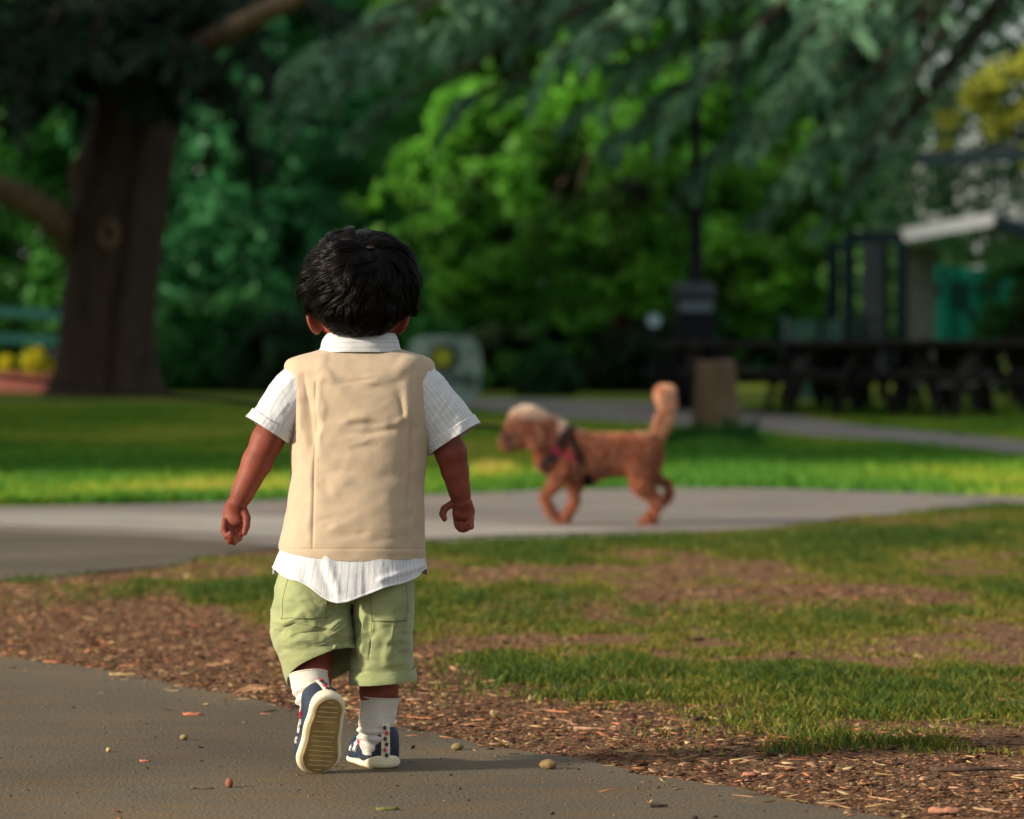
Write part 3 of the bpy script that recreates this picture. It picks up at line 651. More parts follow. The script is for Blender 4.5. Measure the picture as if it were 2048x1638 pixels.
# hair: a scalp cap plus strands turning out of the crown
def cap_f(P):
    q = P - Hc.astype(np.float32)
    d = ell(P, K(720, 567, .010), (.0765, .0885, .0710))
    d = smin(d, ell(P, K(720, 622, -.018), (.054, .048, .043)), .02)
    nzz = fbm(P.astype(float) * 60, 2, 3) * .003
    cut = q[:, 1] - .052 + np.maximum(-q[:, 2] - .01, 0) * 1.35        # away from the face and jaw
    d = smax(d + nzz, cut, .008)
    d = smax(d, -(q[:, 2] + .069), .006)
    return d
P, F = polygonise(cap_f, Hc - np.array([.11, .13, .12]), Hc + np.array([.11, .13, .12]), .0025, 1)
hair = link('hair', npmesh('hair', P, F), M['hair'], child)
def strands(n, clumps, nseg=9):
    ax = np.array([.0755, .088, .0700]); C0 = K(720, 567, .010)
    def shell(d): return ax[None] * (1 + .62 * np.maximum(-d[:, 2:3] - .35, 0) * np.array([.60, .72, 0.62])[None])
    wh = nrm((K(738, 522, 0) - C0) / ax * np.array([1, 0, 1]) + np.array([0, -.55, 0]))
    # roots
    R_ = []
    while len(R_) < n:
        v = rng.normal(size=(n * 2, 3)); v /= np.linalg.norm(v, axis=1)[:, None]
        z = v[:, 2]; y = v[:, 1]
        ok = (y < .55 - np.maximum(-z, 0) * 1.2) & (z > -.93)
        R_ = np.concatenate([R_, v[ok]]) if len(R_) else v[ok]
    root = R_[:n]
    G_ = root[:clumps]; gi = np.argmax(root @ G_.T, axis=1)
    gn = rng.normal(size=(clumps, 3)) * .34; gl = rng.uniform(.75, 1.25, clumps); gh = rng.normal(0, 1, clumps)
    d = root.copy(); pts = []; fly = (rng.random(n) < .03).astype(float)
    L = .052 * gl[gi] * rng.uniform(.7, 1.15, n) * np.where(root[:, 2] < -.25, .68, 1)
    h0 = .003; hm = (.0066 + .0036 * gh[gi] + rng.normal(0, .0018, n) + fly * rng.uniform(.003, .011, n)) * np.clip(1.25 + root[:, 2] * 1.1, .45, 1.1)
    st = L / nseg
    for k in range(nseg + 1):
        t = k / nseg
        hgt = h0 + hm * np.sin(np.minimum(t * 1.9, 1.6)) + rng.normal(0, .0002, n)
        pts.append(C0 + d * shell(d) + d * hgt[:, None])
        away = d * (d @ wh)[:, None] - wh; away = away / (np.linalg.norm(away, axis=1)[:, None] + .05)
        tang = away * 1.0 + np.cross(d, wh) * (1.0 * (1 - .6 * t)) + np.array([0, 0, -.45])[None] + gn[gi] + rng.normal(0, .11, (n, 3))
        tang = tang - d * (tang * d).sum(1)[:, None]; tang /= np.linalg.norm(tang, axis=1)[:, None] + 1e-9
        # pull to clump guide
        d2 = d + tang * (st / .085)[:, None]
        d = d2 / np.linalg.norm(d2, axis=1)[:, None]
    pts = np.stack(pts, 1)
    # gather tips to clump centre
    for g in range(clumps):
        m = gi == g
        if m.sum() < 2: continue
        c = pts[m].mean(0)[None]
        wgt = (np.linspace(0, 1, nseg + 1) ** 1.4 * .5)[None, :, None]
        pts[m] = pts[m] * (1 - wgt) + c * wgt
    zmin = K(720, 674, 0)[2]
    pts[..., 2] = np.maximum(pts[..., 2], zmin + rng.uniform(0, .012, n)[:, None] + .030 * np.clip((np.abs(pts[..., 0] - C0[0] - .0) - .034) / .035, 0, 1))
    wdt = rng.uniform(.0003, .0008, n) * (1 - .5 * fly)
    T = np.gradient(pts, axis=1); Nn = pts - C0; side = np.cross(T, Nn); side /= np.linalg.norm(side, axis=2)[..., None] + 1e-12
    prof = (np.array([1, 1, 1, 1, 1, .95, .85, .7, .45, .12]) if nseg == 9 else np.linspace(1, .1, nseg + 1))[None, :, None] * wdt[:, None, None]
    up = np.cross(side, T); up /= np.linalg.norm(up, axis=2)[..., None] + 1e-12
    A_ = pts + side * prof; B_ = pts - side * prof; C_ = pts + up * prof * .8
    C_ = np.where((((C_ - pts) * Nn).sum(2) > 0)[..., None], C_, pts - up * prof * .8)
    V = np.stack([A_, C_, B_], 2).reshape(n, -1, 3); m1 = nseg + 1
    i = np.arange(nseg)
    q = np.concatenate([np.stack([i * 3, i * 3 + 1, i * 3 + 4, i * 3 + 3], 1), np.stack([i * 3 + 1, i * 3 + 2, i * 3 + 5, i * 3 + 4], 1)])
    F = (np.arange(n)[:, None, None] * (m1 * 3) + q[None]).reshape(-1, 4)
    return V.reshape(-1, 3), F
V, F = strands(20000, 620)
link('lock_of_hair', npmesh('lock_of_hair', V, F), M['hair'], hair)['label'] = 'short tousled black strands turning round the crown'

Ps = K(741, 520, .012); Ps = K(720, 567, .010) + nrm(Ps - K(720, 567, .010) + np.array([0, -.045, 0])) * 0
dv = nrm(np.array([.016, -.048, .050])); ax_s = np.array([.0755, .088, .0700])
a = np.linspace(0, 2 * np.pi, 20, endpoint=False); tu = nrm(np.cross(dv, [0, 0, 1])); tv = np.cross(tu, dv); V = []
for rr_, off in ((.15, .0), (.6, .0), (1., -.001)):
    for q_ in a:
        dd_ = nrm(dv + tu * math.cos(q_) * .085 * rr_ + tv * math.sin(q_) * .035 * rr_); V.append(K(720, 567, .010) + dd_ * ax_s + dd_ * (.0065 + off))
b = MB(); b.add(np.array(V), [tuple(range(20))] + [(i + 20 * k, (i + 1) % 20 + 20 * k, (i + 1) % 20 + 20 * (k + 1), i + 20 * (k + 1)) for k in (0, 1) for i in range(20)])
b.build('scalp', mat('scalp', (.035, .018, .012), rough=.7), hair, True)
# ---- vest
vk = []
for py, xl, xr, hd in [(697, 646, 796, .034), (704, 624, 816, .040), (712, 594, 848, .046), (722, 574, 864, .055), (738, 568, 870, .064), (762, 570, 870, .070), (800, 576, 869, .074), (850, 581, 864, .077), (900, 581, 857, .079), (960, 579, 850, .081), (1010, 573, 849, .084), (1060, 564, 850, .087), (1095, 557, 851, .088), (1112, 556, 850, .088)]:
    c = (K(xl, py) + K(xr, py)) / 2; vk.append(np.concatenate([c + [0, .008, 0], [(xr - xl) / 2 * S, 0, 0], [0, hd, 0]]))
m_, n_ = 300, 460
R = rings(vk, m_, n_, 2.5)
def pxy(R): return (R[..., 0] + CX) / (R[..., 1] + CY) * FP + 1024, HY + (CH - (R[..., 2] + ZG)) / (R[..., 1] + CY) * FP
# hem curve of the back
X, Y = pxy(R); tt = np.clip((Y - 1040) / 72, 0, 1)[..., None]
R = R - np.concatenate([np.zeros_like(tt), np.zeros_like(tt), tt * (np.interp(X, [555, 620, 700, 850], [-14, -2, 5, 2]) * S)[..., None]], 2)
N_ = gnormal(R); X, Y = pxy(R); back = np.clip(-N_[..., 1] * 1.6, 0, 1)
disp = np.zeros_like(X)
def fold(x0, y0, x1, y1, wd, amp, asym=0):
    global disp
    if abs(x1 - x0) > abs(y1 - y0): wd = wd * 1.7; amp = amp * .85
    d, t, s = seg_d(X, Y, x0, y0, x1, y1)
    amp = amp * (.35 + .65 * np.sin(np.pi * np.clip(t, .02, .98)) ** .7)
    wob = 9 * vnoise(np.stack([X / 34, Y / 34, X * 0 + x0], -1), 3)
    disp = disp + back * amp * .0011 * np.exp(-((d + wob * (d > 1)) / wd) ** 2) * (1 + asym * s)
for a in [(606, 752, 628, 905, 11, -5.5), (594, 752, 606, 900, 9, 2.5), (640, 765, 640, 900, 10, 2.2), (629, 900, 626, 1090, 3, -1.6), (622, 900, 618, 1080, 7, 1.4), (632, 760, 632, 900, 2.5, -1.2),
          (826, 860, 818, 1095, 3, -2.2), (834, 800, 829, 940, 7, 2.4), (842, 770, 836, 850, 9, -2.4), (812, 770, 822, 850, 8, 2.6), (800, 790, 812, 860, 7, -2),
          (676, 768, 748, 757, 5, -2.6), (700, 760, 782, 770, 5, 2.4), (750, 772, 800, 762, 6, -2), (640, 742, 672, 764, 7, 2.4), (612, 748, 640, 762, 6, -2.4), (836, 712, 782, 752, 9, 2.2), (650, 700, 640, 745, 8, 1.2),
          (684, 846, 720, 836, 5, 2.6), (720, 834, 768, 842, 5, 3.2), (706, 848, 742, 848, 4, -2.6), (736, 858, 800, 846, 5, 2.8), (734, 868, 790, 858, 5, -2.6), (690, 868, 740, 866, 5, -2), (800, 842, 812, 830, 6, 2),
          (640, 892, 700, 898, 5, -1.8), (700, 899, 752, 886, 5, -2.2), (700, 890, 752, 878, 5, 1.6), (650, 944, 708, 942, 5, -1.8), (676, 968, 700, 958, 6, 1.6), (640, 962, 660, 990, 7, -1.6), (650, 1054, 720, 1028, 5, 1.8), (640, 1046, 700, 1032, 5, -1.8),
          (676, 1074, 760, 1058, 5, -1.6), (700, 1062, 800, 1056, 5, 1.3), (640, 1010, 700, 1000, 6, -1.4), (730, 960, 800, 950, 7, -1.4), (752, 1080, 830, 1074, 5, -1.2), (720, 1000, 810, 1020, 8, 1.2),
          (578, 960, 584, 930, 10, -3), (566, 1040, 590, 1030, 9, -1.5), (845, 955, 838, 985, 8, -2.5), (846, 1080, 820, 1090, 8, 1.5)]:
    fold(*a)
disp = disp + back * (.0006 * fbm(np.stack([X / 55, Y / 22, 0 * X], -1), 3, 21) - .0009 * np.abs(fbm(np.stack([X / 38 + Y / 90, Y / 26, 0 * X + 5], -1), 2, 33)))
disp = disp + (1 - back) * .002 * fbm(np.stack([R[..., 1] * 30, Y / 45, X / 80], -1), 2, 41)
for _ in range(4):
    disp = .5 * disp + .25 * (np.roll(disp, 1, 1) + np.roll(disp, -1, 1)); disp[1:-1] = .5 * disp[1:-1] + .25 * (disp[2:] + disp[:-2])
disp = disp * 1.25 + back * (.0008 * fbm(np.stack([X / 75, Y / 60, 0 * X + 3], -1), 2, 55))
for (xa, ya, xb, yb, w_, am_) in [(579, 740, 592, 886, 2.0, -1.2), (858, 738, 848, 900, 2.0, -1.2), (631, 762, 625, 1098, 1.8, -1.1), (822, 850, 815, 1098, 1.8, -1.1), (826, 752, 822, 850, 1.8, -.8)]:
    d_, t_, s_ = seg_d(X, Y, xa, ya, xb, yb); disp = disp + (N_[..., 1] < .2) * am_ * .001 * np.exp(-(d_ / w_) ** 2)
hemd = np.exp(-((Y - (1112 - 14)) / 2.0) ** 2) * (Y > 1080)
R = R + N_ * (disp - .0006 * hemd)[..., None]
loftmesh('vest', R, M['vest'], child, .0028)
Nv = gnormal(R)
# ---- shirt: tail below the vest, sleeves, collar
xk = [545, 560, 580, 600, 625, 645, 662, 680, 700, 725, 760, 800, 830, 853]
yk = [1136, 1142, 1150, 1158, 1172, 1186, 1194, 1197, 1194, 1185, 1176, 1164, 1150, 1139]
a = np.linspace(0, 2 * np.pi, 420, endpoint=False); ex = 2.4
C = np.sign(np.cos(a)) * np.abs(np.cos(a)) ** (2 / ex); Sn = np.sign(np.sin(a)) * np.abs(np.sin(a)) ** (2 / ex)
t = np.linspace(0, 1, 90)[:, None]
xl = np.interp(t, [0, .45, .7, 1], [574, 562, 553, 545]); xr = np.interp(t, [0, .45, .7, 1], [838, 846, 850, 854])
hd = np.interp(t, [0, .5, 1], [.080, .088, .095])
bot = np.where(Sn < 0, np.interp(C * 154 + 699, xk, yk), 1148)[None]
wav = np.sin(a * 11 + 1.2)[None] * .5 + np.sin(a * 19)[None] * .35
py = 1060 + (bot - 1060 + 3 * np.sin(a * 7)[None]) * t
cx = (xl + xr) / 2; hw = (xr - xl) / 2 * S
R = np.stack([(cx - 705) * S + hw * C[None] + 0 * t, .008 + hd * Sn[None] + 0 * t, (1535 - py) * S + 0 * C[None]], -1)
N_ = gnormal(R); X, Y = pxy(R)
gath = .0022 * wav * np.clip((t - .4) * 1.8, 0, 1) + .0018 * fbm(np.stack([X / 16, Y / 60, 0 * X], -1), 3, 8) * np.clip((t - .35) * 3, 0, 1)
dd, _, _ = seg_d(X, Y, 652, 1115, 672, 1180); gath = gath + .0030 * np.exp(-(dd / 11) ** 2) * (N_[..., 1] < 0); dd, _, _ = seg_d(X, Y, 640, 1130, 664, 1190); gath = gath - .0025 * np.exp(-(dd / 10) ** 2) * (N_[..., 1] < 0)
dd, _, _ = seg_d(X, Y, 760, 1160, 845, 1132); gath = gath + .0025 * np.exp(-(dd / 6) ** 2) * (N_[..., 1] < 0)
R = R + N_ * gath[..., None]
shirt = loftmesh('shirt', R, M['shirt'], child, .0009)
shirt['label'] = 'white pinstriped shirt hanging out below the vest'
patch('hem', R, gnormal(R), 86, 89, 0, 418, .0007, M['shirt_white'], shirt)
def key(c, u, hw, v, hd): return np.concatenate([c, np.asarray(u) * hw, np.asarray(v) * hd])
def sleeve(keys, cuffn, seed):
    R = rings(keys, 150, 200, 2.2); N_ = gnormal(R); X, Y = pxy(R); t = np.linspace(0, 1, 150)[:, None]
    R = R + N_ * ((.0022 * fbm(np.stack([X / 28, Y / 40, R[..., 1] * 30], -1), 3, seed) - .0018 * np.abs(fbm(np.stack([X / 20 + Y / 30, Y / 60, R[..., 1] * 20], -1), 2, seed + 1))) * np.clip(t * 3, 0, 1))[..., None]
    o = loftmesh('sleeve', R, M['shirt'], shirt, .0012)
    N2 = gnormal(R); cf = R[-cuffn:] + N2[-cuffn:] * (.0022 + .0006 * np.sin(np.linspace(0, 9, 200)))[None, :, None]
    cf[0] -= N2[-cuffn] * .0015
    loftmesh('cuff', cf, M['shirt'], o, .0035)
    return o
uL = nrm([-.843, 0, .538]); vY = np.array([0, 1, 0.])
def pxv(x, y): return np.array([x, 0, -y]) / math.hypot(x, y)
sleeve([key(K(634, 752, .004), pxv(-60, -80), 34 * S, vY, .036), key(K(604, 769, .002), pxv(-74, -70), 47 * S, vY, .043), key(K(579, 800, -.002), pxv(-80, -56), 50 * S, vY, .042),
        key(K(556, 832, -.006), pxv(-81, -53), 48 * S, vY, .040), key(K(535, 861, -.008), pxv(-83, -53), 50 * S, vY + [-.0, 0, -.1], .039)], 26, 3)
sleeve([key(K(800, 752, .004), pxv(60, -80), 34 * S, vY, .036), key(K(833, 772, .004), pxv(74, -70), 50 * S, vY, .043), key(K(864, 812, .005), pxv(84, -60), 54 * S, vY, .042),
        key(K(888, 846, .007), pxv(88, -58), 57 * S, vY, .041), key(K(909, 879, .009), pxv(100, -64), 59.5 * S, vY + [0, 0, -.1], .040)], 24, 13)
# collar: rises from the vest neckline, folded over
ck = []
for py, xl, xr, hd, cy in [(704, 634, 804, .050, .012), (694, 640, 800, .050, .012), (682, 643, 797, .050, .013), (670, 650, 792, .046, .015), (665.5, 656, 787, .043, .016), (668, 662, 781, .040, .016), (690, 664, 779, .038, .016)]:
    c = (K(xl, py) + K(xr, py)) / 2; ck.append(np.concatenate([c + [0, cy, 0], [(xr - xl) / 2 * S, 0, 0], [0, hd, 0]]))
R = rings(ck, 60, 240, 2.2); N_ = gnormal(R); X, Y = pxy(R)
R = R + N_ * (.0010 * fbm(np.stack([X / 30, Y / 12, 0 * X], -1), 2, 77))[..., None]
loftmesh('collar', R, M['shirt'], shirt, .0008, uvs='swap')

# ---- shorts
parts = []
lk = [key(K(642, 1110, .008), (1, 0, 0), 72 * S, vY, .066), key(K(630, 1165, .006), (1, 0, 0), 78 * S, vY, .074), key(K(624, 1215, .002), (1, 0, 0), 81 * S, vY + [0, 0, -.05], .076),
      key(K(626, 1262, 0), nrm([1, 0, .08]), 83 * S, vY + [0, 0, -.12], .074), key(K(635, 1302, -.004), nrm([1, 0, .22]), 79 * S, vY + [0, 0, -.28], .068), key(K(647, 1337, -.008), nrm([1, 0, .40]), 77 * S, vY + [0, 0, -.42], .062)]
rk = [key(K(764, 1110, .008), (1, 0, 0), 60 * S, vY, .066), key(K(766, 1180, .008), (1, 0, 0), 63 * S, vY, .074), key(K(766, 1240, .008), (1, 0, 0), 62 * S, vY, .074), key(K(765, 1300, .010), (1, 0, 0), 61 * S, vY, .068),
      key(K(765, 1335, .010), nrm([1, 0, .03]), 63 * S, vY, .066), key(K(766, 1363, .010), nrm([1, 0, .07]), 65 * S, vY, .066)]
def leg(keys, folds, seed, cuffn, cufft, cw):
    global X, Y, disp, back
    R = rings(keys, 230, 300, 2.5); N_ = gnormal(R); X, Y = pxy(R); back = np.clip(-N_[..., 1] * 1.6, 0, 1); disp = np.zeros_like(X)
    for f in folds: fold(*f)
    amp = np.interp(np.linspace(0, 1, 230), [0, .3, .5, .8, .95, 1], [.3, .7, 1, 1, .3, .2])[:, None]
    disp = disp * 1.35 + amp * (.0034 * fbm(np.stack([X / 50, Y / 30, R[..., 1] * 22], -1), 3, seed) - .0022 * np.abs(fbm(np.stack([X / 60 + Y / 50, Y / 32, R[..., 1] * 15 + 3], -1), 2, seed + 5)))
    R = R + N_ * disp[..., None]; N2 = gnormal(R)
    o = loftmesh('leg', R, M['shorts'], shorts, .0016)
    cf = R[-cuffn:] + N2[-cuffn:] * (cufft * np.sin(np.linspace(.5, np.pi * .8, cuffn)) ** .6)[:, None, None]
    loftmesh('cuff', cf, M['shorts'], o, cufft + .0022)
    return R, N2, o
pk = []
for py, xl, xr, hd in [(1060, 582, 826, .062), (1105, 568, 828, .070), (1150, 556, 828, .074), (1180, 556, 824, .056), (1205, 566, 820, .040)]:
    c = (K(xl, py) + K(xr, py)) / 2; pk.append(np.concatenate([c + [0, .006, 0], [(xr - xl) / 2 * S, 0, 0], [0, hd, 0]]))
R = rings(pk, 40, 200, 2.5); shorts = loftmesh('shorts', R, M['shorts'], child, .0015)
RL, NL, oL = leg(lk, [(548, 1262, 610, 1240, 6, -4), (556, 1250, 612, 1230, 6, 4), (600, 1245, 690, 1265, 7, 3.5), (580, 1268, 650, 1262, 6, -4.5), (650, 1270, 700, 1290, 7, -3.5), (560, 1285, 640, 1278, 8, 3.5), (640, 1290, 700, 1270, 8, 3),
      (690, 1200, 640, 1250, 7, -2.5), (700, 1220, 660, 1265, 6, 3), (552, 1230, 590, 1220, 6, -2), (600, 1190, 640, 1240, 10, 1.5), (625, 1292, 715, 1296, 5, -3)], 51, 26, .0012, 0)
RR, NR, oR = leg(rk, [(712, 1230, 706, 1320, 7, -4), (730, 1220, 716, 1330, 7, 3.2), (744, 1235, 738, 1320, 8, -2), (790, 1240, 770, 1330, 8, 1.8), (815, 1230, 800, 1300, 7, -2), (760, 1260, 815, 1285, 7, 2), (750, 1290, 815, 1300, 6, -2), (822, 1190, 818, 1260, 6, 2)], 61, 42, .0030, 0)
def pocket(R, N_, x0, x1, y0, y1, parent):
    X, Y = pxy(R); bk = N_[..., 1] < -.3
    m = bk & (X > x0) & (X < x1) & (Y > y0) & (Y < y1); ii = np.where(m.any(1))[0]; jj = np.where(m.any(0))[0]
    o = patch('pocket', R, N_, ii[0], ii[-1], jj[0], jj[-1], .0013, M['shorts'], parent)
    for (a0, a1, b0, b1) in ((ii[-1] - 2, ii[-1] - 2 + 1, jj[0], jj[-1]), (ii[0], ii[-1], jj[0] + 1, jj[0] + 2), (ii[0], ii[-1], jj[-1] - 2, jj[-1] - 1)):
        patch('seam', R, N_, a0, a1, b0, b1, .0016, M['thread'], o)
pocket(RL, NL, 576, 654, 1150, 1236, oL); pocket(RR, NR, 742, 812, 1150, 1242, oR)

# ---- socks
def sock(keys, seed, wr):
    R = rings(keys, 110, 120, 2.1); N_ = gnormal(R); X, Y = pxy(R); t = np.linspace(0, 1, 110)[:, None]
    dsp = .0016 * fbm(np.stack([X / 40, Y / 9, R[..., 1] * 25], -1), 2, seed) * np.clip(t * 2, .15, 1)
    dsp = dsp + .0022 * np.sin(t * 46 + 1.2 * np.sin(np.linspace(0, 2 * np.pi, 120))[None] + fbm(np.stack([X / 30, Y / 60, R[..., 1] * 20], -1), 2, 9) * 2) * np.exp(-((t - wr) / .16) ** 2)
    dsp = dsp + .0012 * np.exp(-((t - .02) / .02) ** 2)
    R = R + N_ * dsp[..., None]
    return loftmesh('sock', R, M['sock'], child, .0018)
sock([key(K(617, 1347, -.042), nrm([1, 0, .10]), 38.5 * S, nrm([0, 1, -.30]), .030), key(K(621, 1372, -.050), nrm([1, 0, .2]), 38 * S, nrm([0, 1, -.35]), .029), key(K(630, 1402, -.062), nrm([1, 0, .35]), 34.5 * S, nrm([0, 1, -.4]), .027),
      key(K(641, 1428, -.075), nrm([1, 0, .5]), 31 * S, nrm([0, 1, -.6]), .026), key(K(650, 1450, -.078), nrm([1, 0, .5]), 25 * S, nrm([0, 1, -.8]), .022)], 5, .45)
sock([key(K(761, 1392, .008), nrm([1, 0, -.06]), 40 * S, vY, .031), key(K(757, 1420, .006), (1, 0, 0), 37.5 * S, vY, .029), key(K(753, 1450, .003), (1, 0, 0), 36.5 * S, vY, .028), key(K(750, 1476, 0), (1, 0, 0), 34 * S, vY, .027), key(K(751, 1508, .0), (1, 0, 0), 26 * S, vY, .023)], 15, .66)
# ---- shoes (local frame: toe +y, up +z, sole bottom z=0)
def shoe_parts():
    def plan(P):   # 2-D footprint distance
        q = P[:, :2]
        def rc(a, b, r1, r2):
            a = np.array(a, np.float32); b = np.array(b, np.float32); ba = b - a; h = np.clip(((q - a) @ ba) / (ba @ ba), 0, 1)
            return np.linalg.norm(q - a - h[:, None] * ba, axis=1) - (r1 + (r2 - r1) * h)
        return smin(rc((0, -.036), (-.001, -.01), .0255, .025), rc((-.001, -.01), (.001, .030), .025, .0315), .01)
    def sole(P):
        top = .010 + .010 * np.exp(-((P[:, 1] + .062) / .018) ** 2) + .004 * np.exp(-((P[:, 1] - .06) / .02) ** 2)
        toe = .0006 + np.maximum(P[:, 1] - .035, 0) ** 2 * 5
        v = np.maximum(P[:, 2] - top, toe - P[:, 2]) 
        return smax(plan(P), v, .008)
    def upper(P):
        d = ell(P, (0, -.034, .026), (.0268, .0275, .040))
        d = smin(d, ell(P, (.0, .012, .018), (.0265, .040, .026)), .02)
        d = smin(d, ell(P, (.001, .034, .013), (.0295, .0265, .020)), .015)
        d = smax(d, plan(P) + .001, .004)
        d = smax(d, .004 - P[:, 2], .002)
        rim = .054 - .014 * np.exp(-((P[:, 1] + .022) / .014) ** 2) + .004 * np.exp(-(np.maximum(-.046 - P[:, 1], 0) + np.maximum(P[:, 1] + .046, 0)) / .01)
        d = smax(d, P[:, 2] - rim, .003)
        d = smax(d, -rcone(P, (0, -.030, .016), (0, -.027, .09), .0205, .025), .002)
        return d
    def tread(P):
        return smax(plan(P) + .0065, np.maximum(P[:, 2] - .004, (-.0012 + np.maximum(P[:, 1] - .035, 0) ** 2 * 5) - P[:, 2]), .002)
    lo, hi = (-.045, -.075, -.012), (.045, .075, .075)
    out = {}
    out['sole'] = polygonise(sole, lo, hi, .0012, 1); out['upper'] = polygonise(upper, lo, hi, .0013, 1); out['tread'] = polygonise(tread, lo, hi, .0011, 1)
    return out, upper, plan
SH, upper_f, plan_f = shoe_parts()
def star(c, u, v, r, nz_, th=.0008):
    a = np.arange(10) * np.pi / 5 + np.pi / 2; rr = np.where(np.arange(10) % 2 == 0, r, r * .42)
    P_ = c + (np.cos(a) * rr)[:, None] * u + (np.sin(a) * rr)[:, None] * v
    return np.concatenate([P_ + nz_ * th, P_ - nz_ * th, [c + nz_ * th * 1.3]]), [(i, (i + 1) % 10, 20) for i in range(10)] + [(i, i + 10, (i + 1) % 10 + 10, (i + 1) % 10) for i in range(10)]
def shoe(Rm, T, side):
    """Rm columns = local axes in child space, T origin; side=-1: outer side on local -x"""
    def tr(P): return (np.asarray(P) * np.array([1.14, 1.10, 1.18])) @ Rm.T + T
    up = link('shoe', npmesh('shoe', tr(SH['upper'][0]), SH['upper'][1]), M['navy'], child)
    link('sole', npmesh('sole', tr(SH['sole'][0]), SH['sole'][1]), M['sole'], up)
    td = link('tread', npmesh('tread', tr(SH['tread'][0]), SH['tread'][1]), M['tread'], up)
    def onup(y, z, sx):      # surface point of the upper seen from the side sx
        xs = np.linspace(.045, 0, 90) * sx; P_ = np.stack([xs, xs * 0 + y, xs * 0 + z], 1).astype(np.float32); d = upper_f(P_)
        i = np.argmax(d < 0); return float(xs[i])
    def onback(x, z):
        ys = np.linspace(-.08, 0, 120); P_ = np.stack([ys * 0 + x, ys, ys * 0 + z], 1).astype(np.float32); d = upper_f(P_); i = np.argmax(d < 0)
        return float(ys[i]) if (d < 0).any() else -.055
    # tread ridges (pattern of the tread)
    b = MB()
    for k, y in enumerate(np.linspace(-.050, .050, 15)):
        if abs(y + .012) < .004: continue
        xs = np.linspace(-.04, .04, 81); d = plan_f(np.stack([xs, xs * 0 + y, xs * 0], 1).astype(np.float32)); ok = xs[d < -.0105]
        if len(ok) < 2: continue
        z = -.0014 + max(y - .035, 0) ** 2 * 5
        x0, x1 = ok[0] * rng.uniform(.75, 1), ok[-1] * rng.uniform(.7, 1)
        b.bar(tr([x0, y, z]), tr([x1, y + .0008, z]), .0009, .0009, up=Rm[:, 2])
    b.build('ridge', M['treadline'], td)
    # heel strip
    zs = np.linspace(.014, .058, 16); V = []
    for z in zs:
        y = onback(0, min(z, .044)) - .0012 - max(z - .046, 0) * .15
        for x in (-.0058, -.003, 0, .003, .0058): V.append((x, y + x * x * 14, z))
    V = np.array(V); V2 = V + [0, .0022, 0]
    Fq = [(i * 5 + j, i * 5 + j + 1, (i + 1) * 5 + j + 1, (i + 1) * 5 + j) for i in range(15) for j in range(4)]
    Fb = [tuple(x + 80 for x in f[::-1]) for f in Fq]
    side_f = [(i * 5, (i + 1) * 5, (i + 1) * 5 + 80, i * 5 + 80) for i in range(15)] + [(i * 5 + 4, i * 5 + 84, (i + 1) * 5 + 84, (i + 1) * 5 + 4) for i in range(15)] + [(75 + j, 76 + j, 156 + j, 155 + j) for j in range(4)]
    b = MB(); b.add(tr(np.concatenate([V, V2])), Fq + Fb + side_f); hs = b.build('heel_strip', M['sole'], up, True)
    b1, b2 = MB(), MB()
    for k, (z, x) in enumerate([(.018, .001), (.025, -.0015), (.032, .001), (.039, -.001), (.046, .0016), (.053, -.0014)]):
        y = onback(0, min(z, .044)) - .0024 - max(z - .046, 0) * .15
        V, F = star(np.array([x, y, z]), np.array([1., 0, .2]), np.array([-.2, 0, 1.]), .0036, np.array([0, -1., 0]))
        (b2 if k in (1, 4) else b1).add(tr(V), F)
    b1.build('star', M['navy'], hs); b2.build('star', M['red'], hs)
    # side stars and straps
    for (y, z, r, mk) in ((.000, .026, .0100, 'white'), (-.016, .032, .0066, 'red'), (.018, .021, .0048, 'white')):
        for sx in (side,):
            x = onup(y, z, sx) + sx * .0012
            V, F = star(np.array([x, y, z]), np.array([0, 1., 0]), np.array([-sx * .35, 0, 1.]), r, np.array([sx, 0, .3]), .0012); b = MB(); b.add(tr(V), F); b.build('star', M[mk], up)
    for y0, z0 in ((.004, .040), (.022, .034)):
        b = MB(); xs = np.linspace(-.8, .8, 9); pts = []
        for q in xs:
            xx = math.sin(q * 1.45) * .028; zt = np.linspace(.07, 0, 80); Pq = np.stack([zt * 0 + xx, zt * 0 + y0, zt], 1).astype(np.float32); dq = upper_f(Pq); i = np.argmax(dq < 0)
            pts.append((xx, y0, float(zt[i]) + .0012 if (dq < 0).any() else .012))
        pts = np.array(pts); V = np.concatenate([pts + [0, -.0055, 0], pts + [0, .0055, 0], pts + [0, -.0055, -.003], pts + [0, .0055, -.003]])
        F = [(i, i + 1, i + 10, i + 9) for i in range(8)] + [(i, i + 18, i + 19, i + 1) for i in range(8)] + [(i + 9, i + 10, i + 28, i + 27) for i in range(8)]
        b.add(tr(V), F); b.build('strap', M['navy'], up)
    return up
# planted right shoe
yw = rad(17); Yl = np.array([-math.sin(yw), math.cos(yw), 0]); Xl = np.array([math.cos(yw), math.sin(yw), 0]); Zl = np.array([0, 0, 1.])
Tr = K(760, 1535, 0) * [1, 0, 0] + np.array([0, 0.006, 0]) + Yl * .034
s_ = shoe(np.stack([Xl, Yl, Zl], 1), Tr, -1); s_['label'] = 'navy shoe standing flat on the asphalt'
# lifted left shoe, toe on the ground, sole to the viewer
toe = K(632, 1546, -.088); heel = K(662, 1397, -.122); Yl = nrm(toe - heel); Zl = np.array([-.36, .90, .2]); Zl = nrm(Zl - Yl * (Zl @ Yl)); Xl = np.cross(Yl, Zl)
s_ = shoe(np.stack([Xl, Yl, Zl], 1), (toe + heel) / 2 + Zl * 0, -1); s_['label'] = 'navy shoe raised on its toe showing the tan sole'

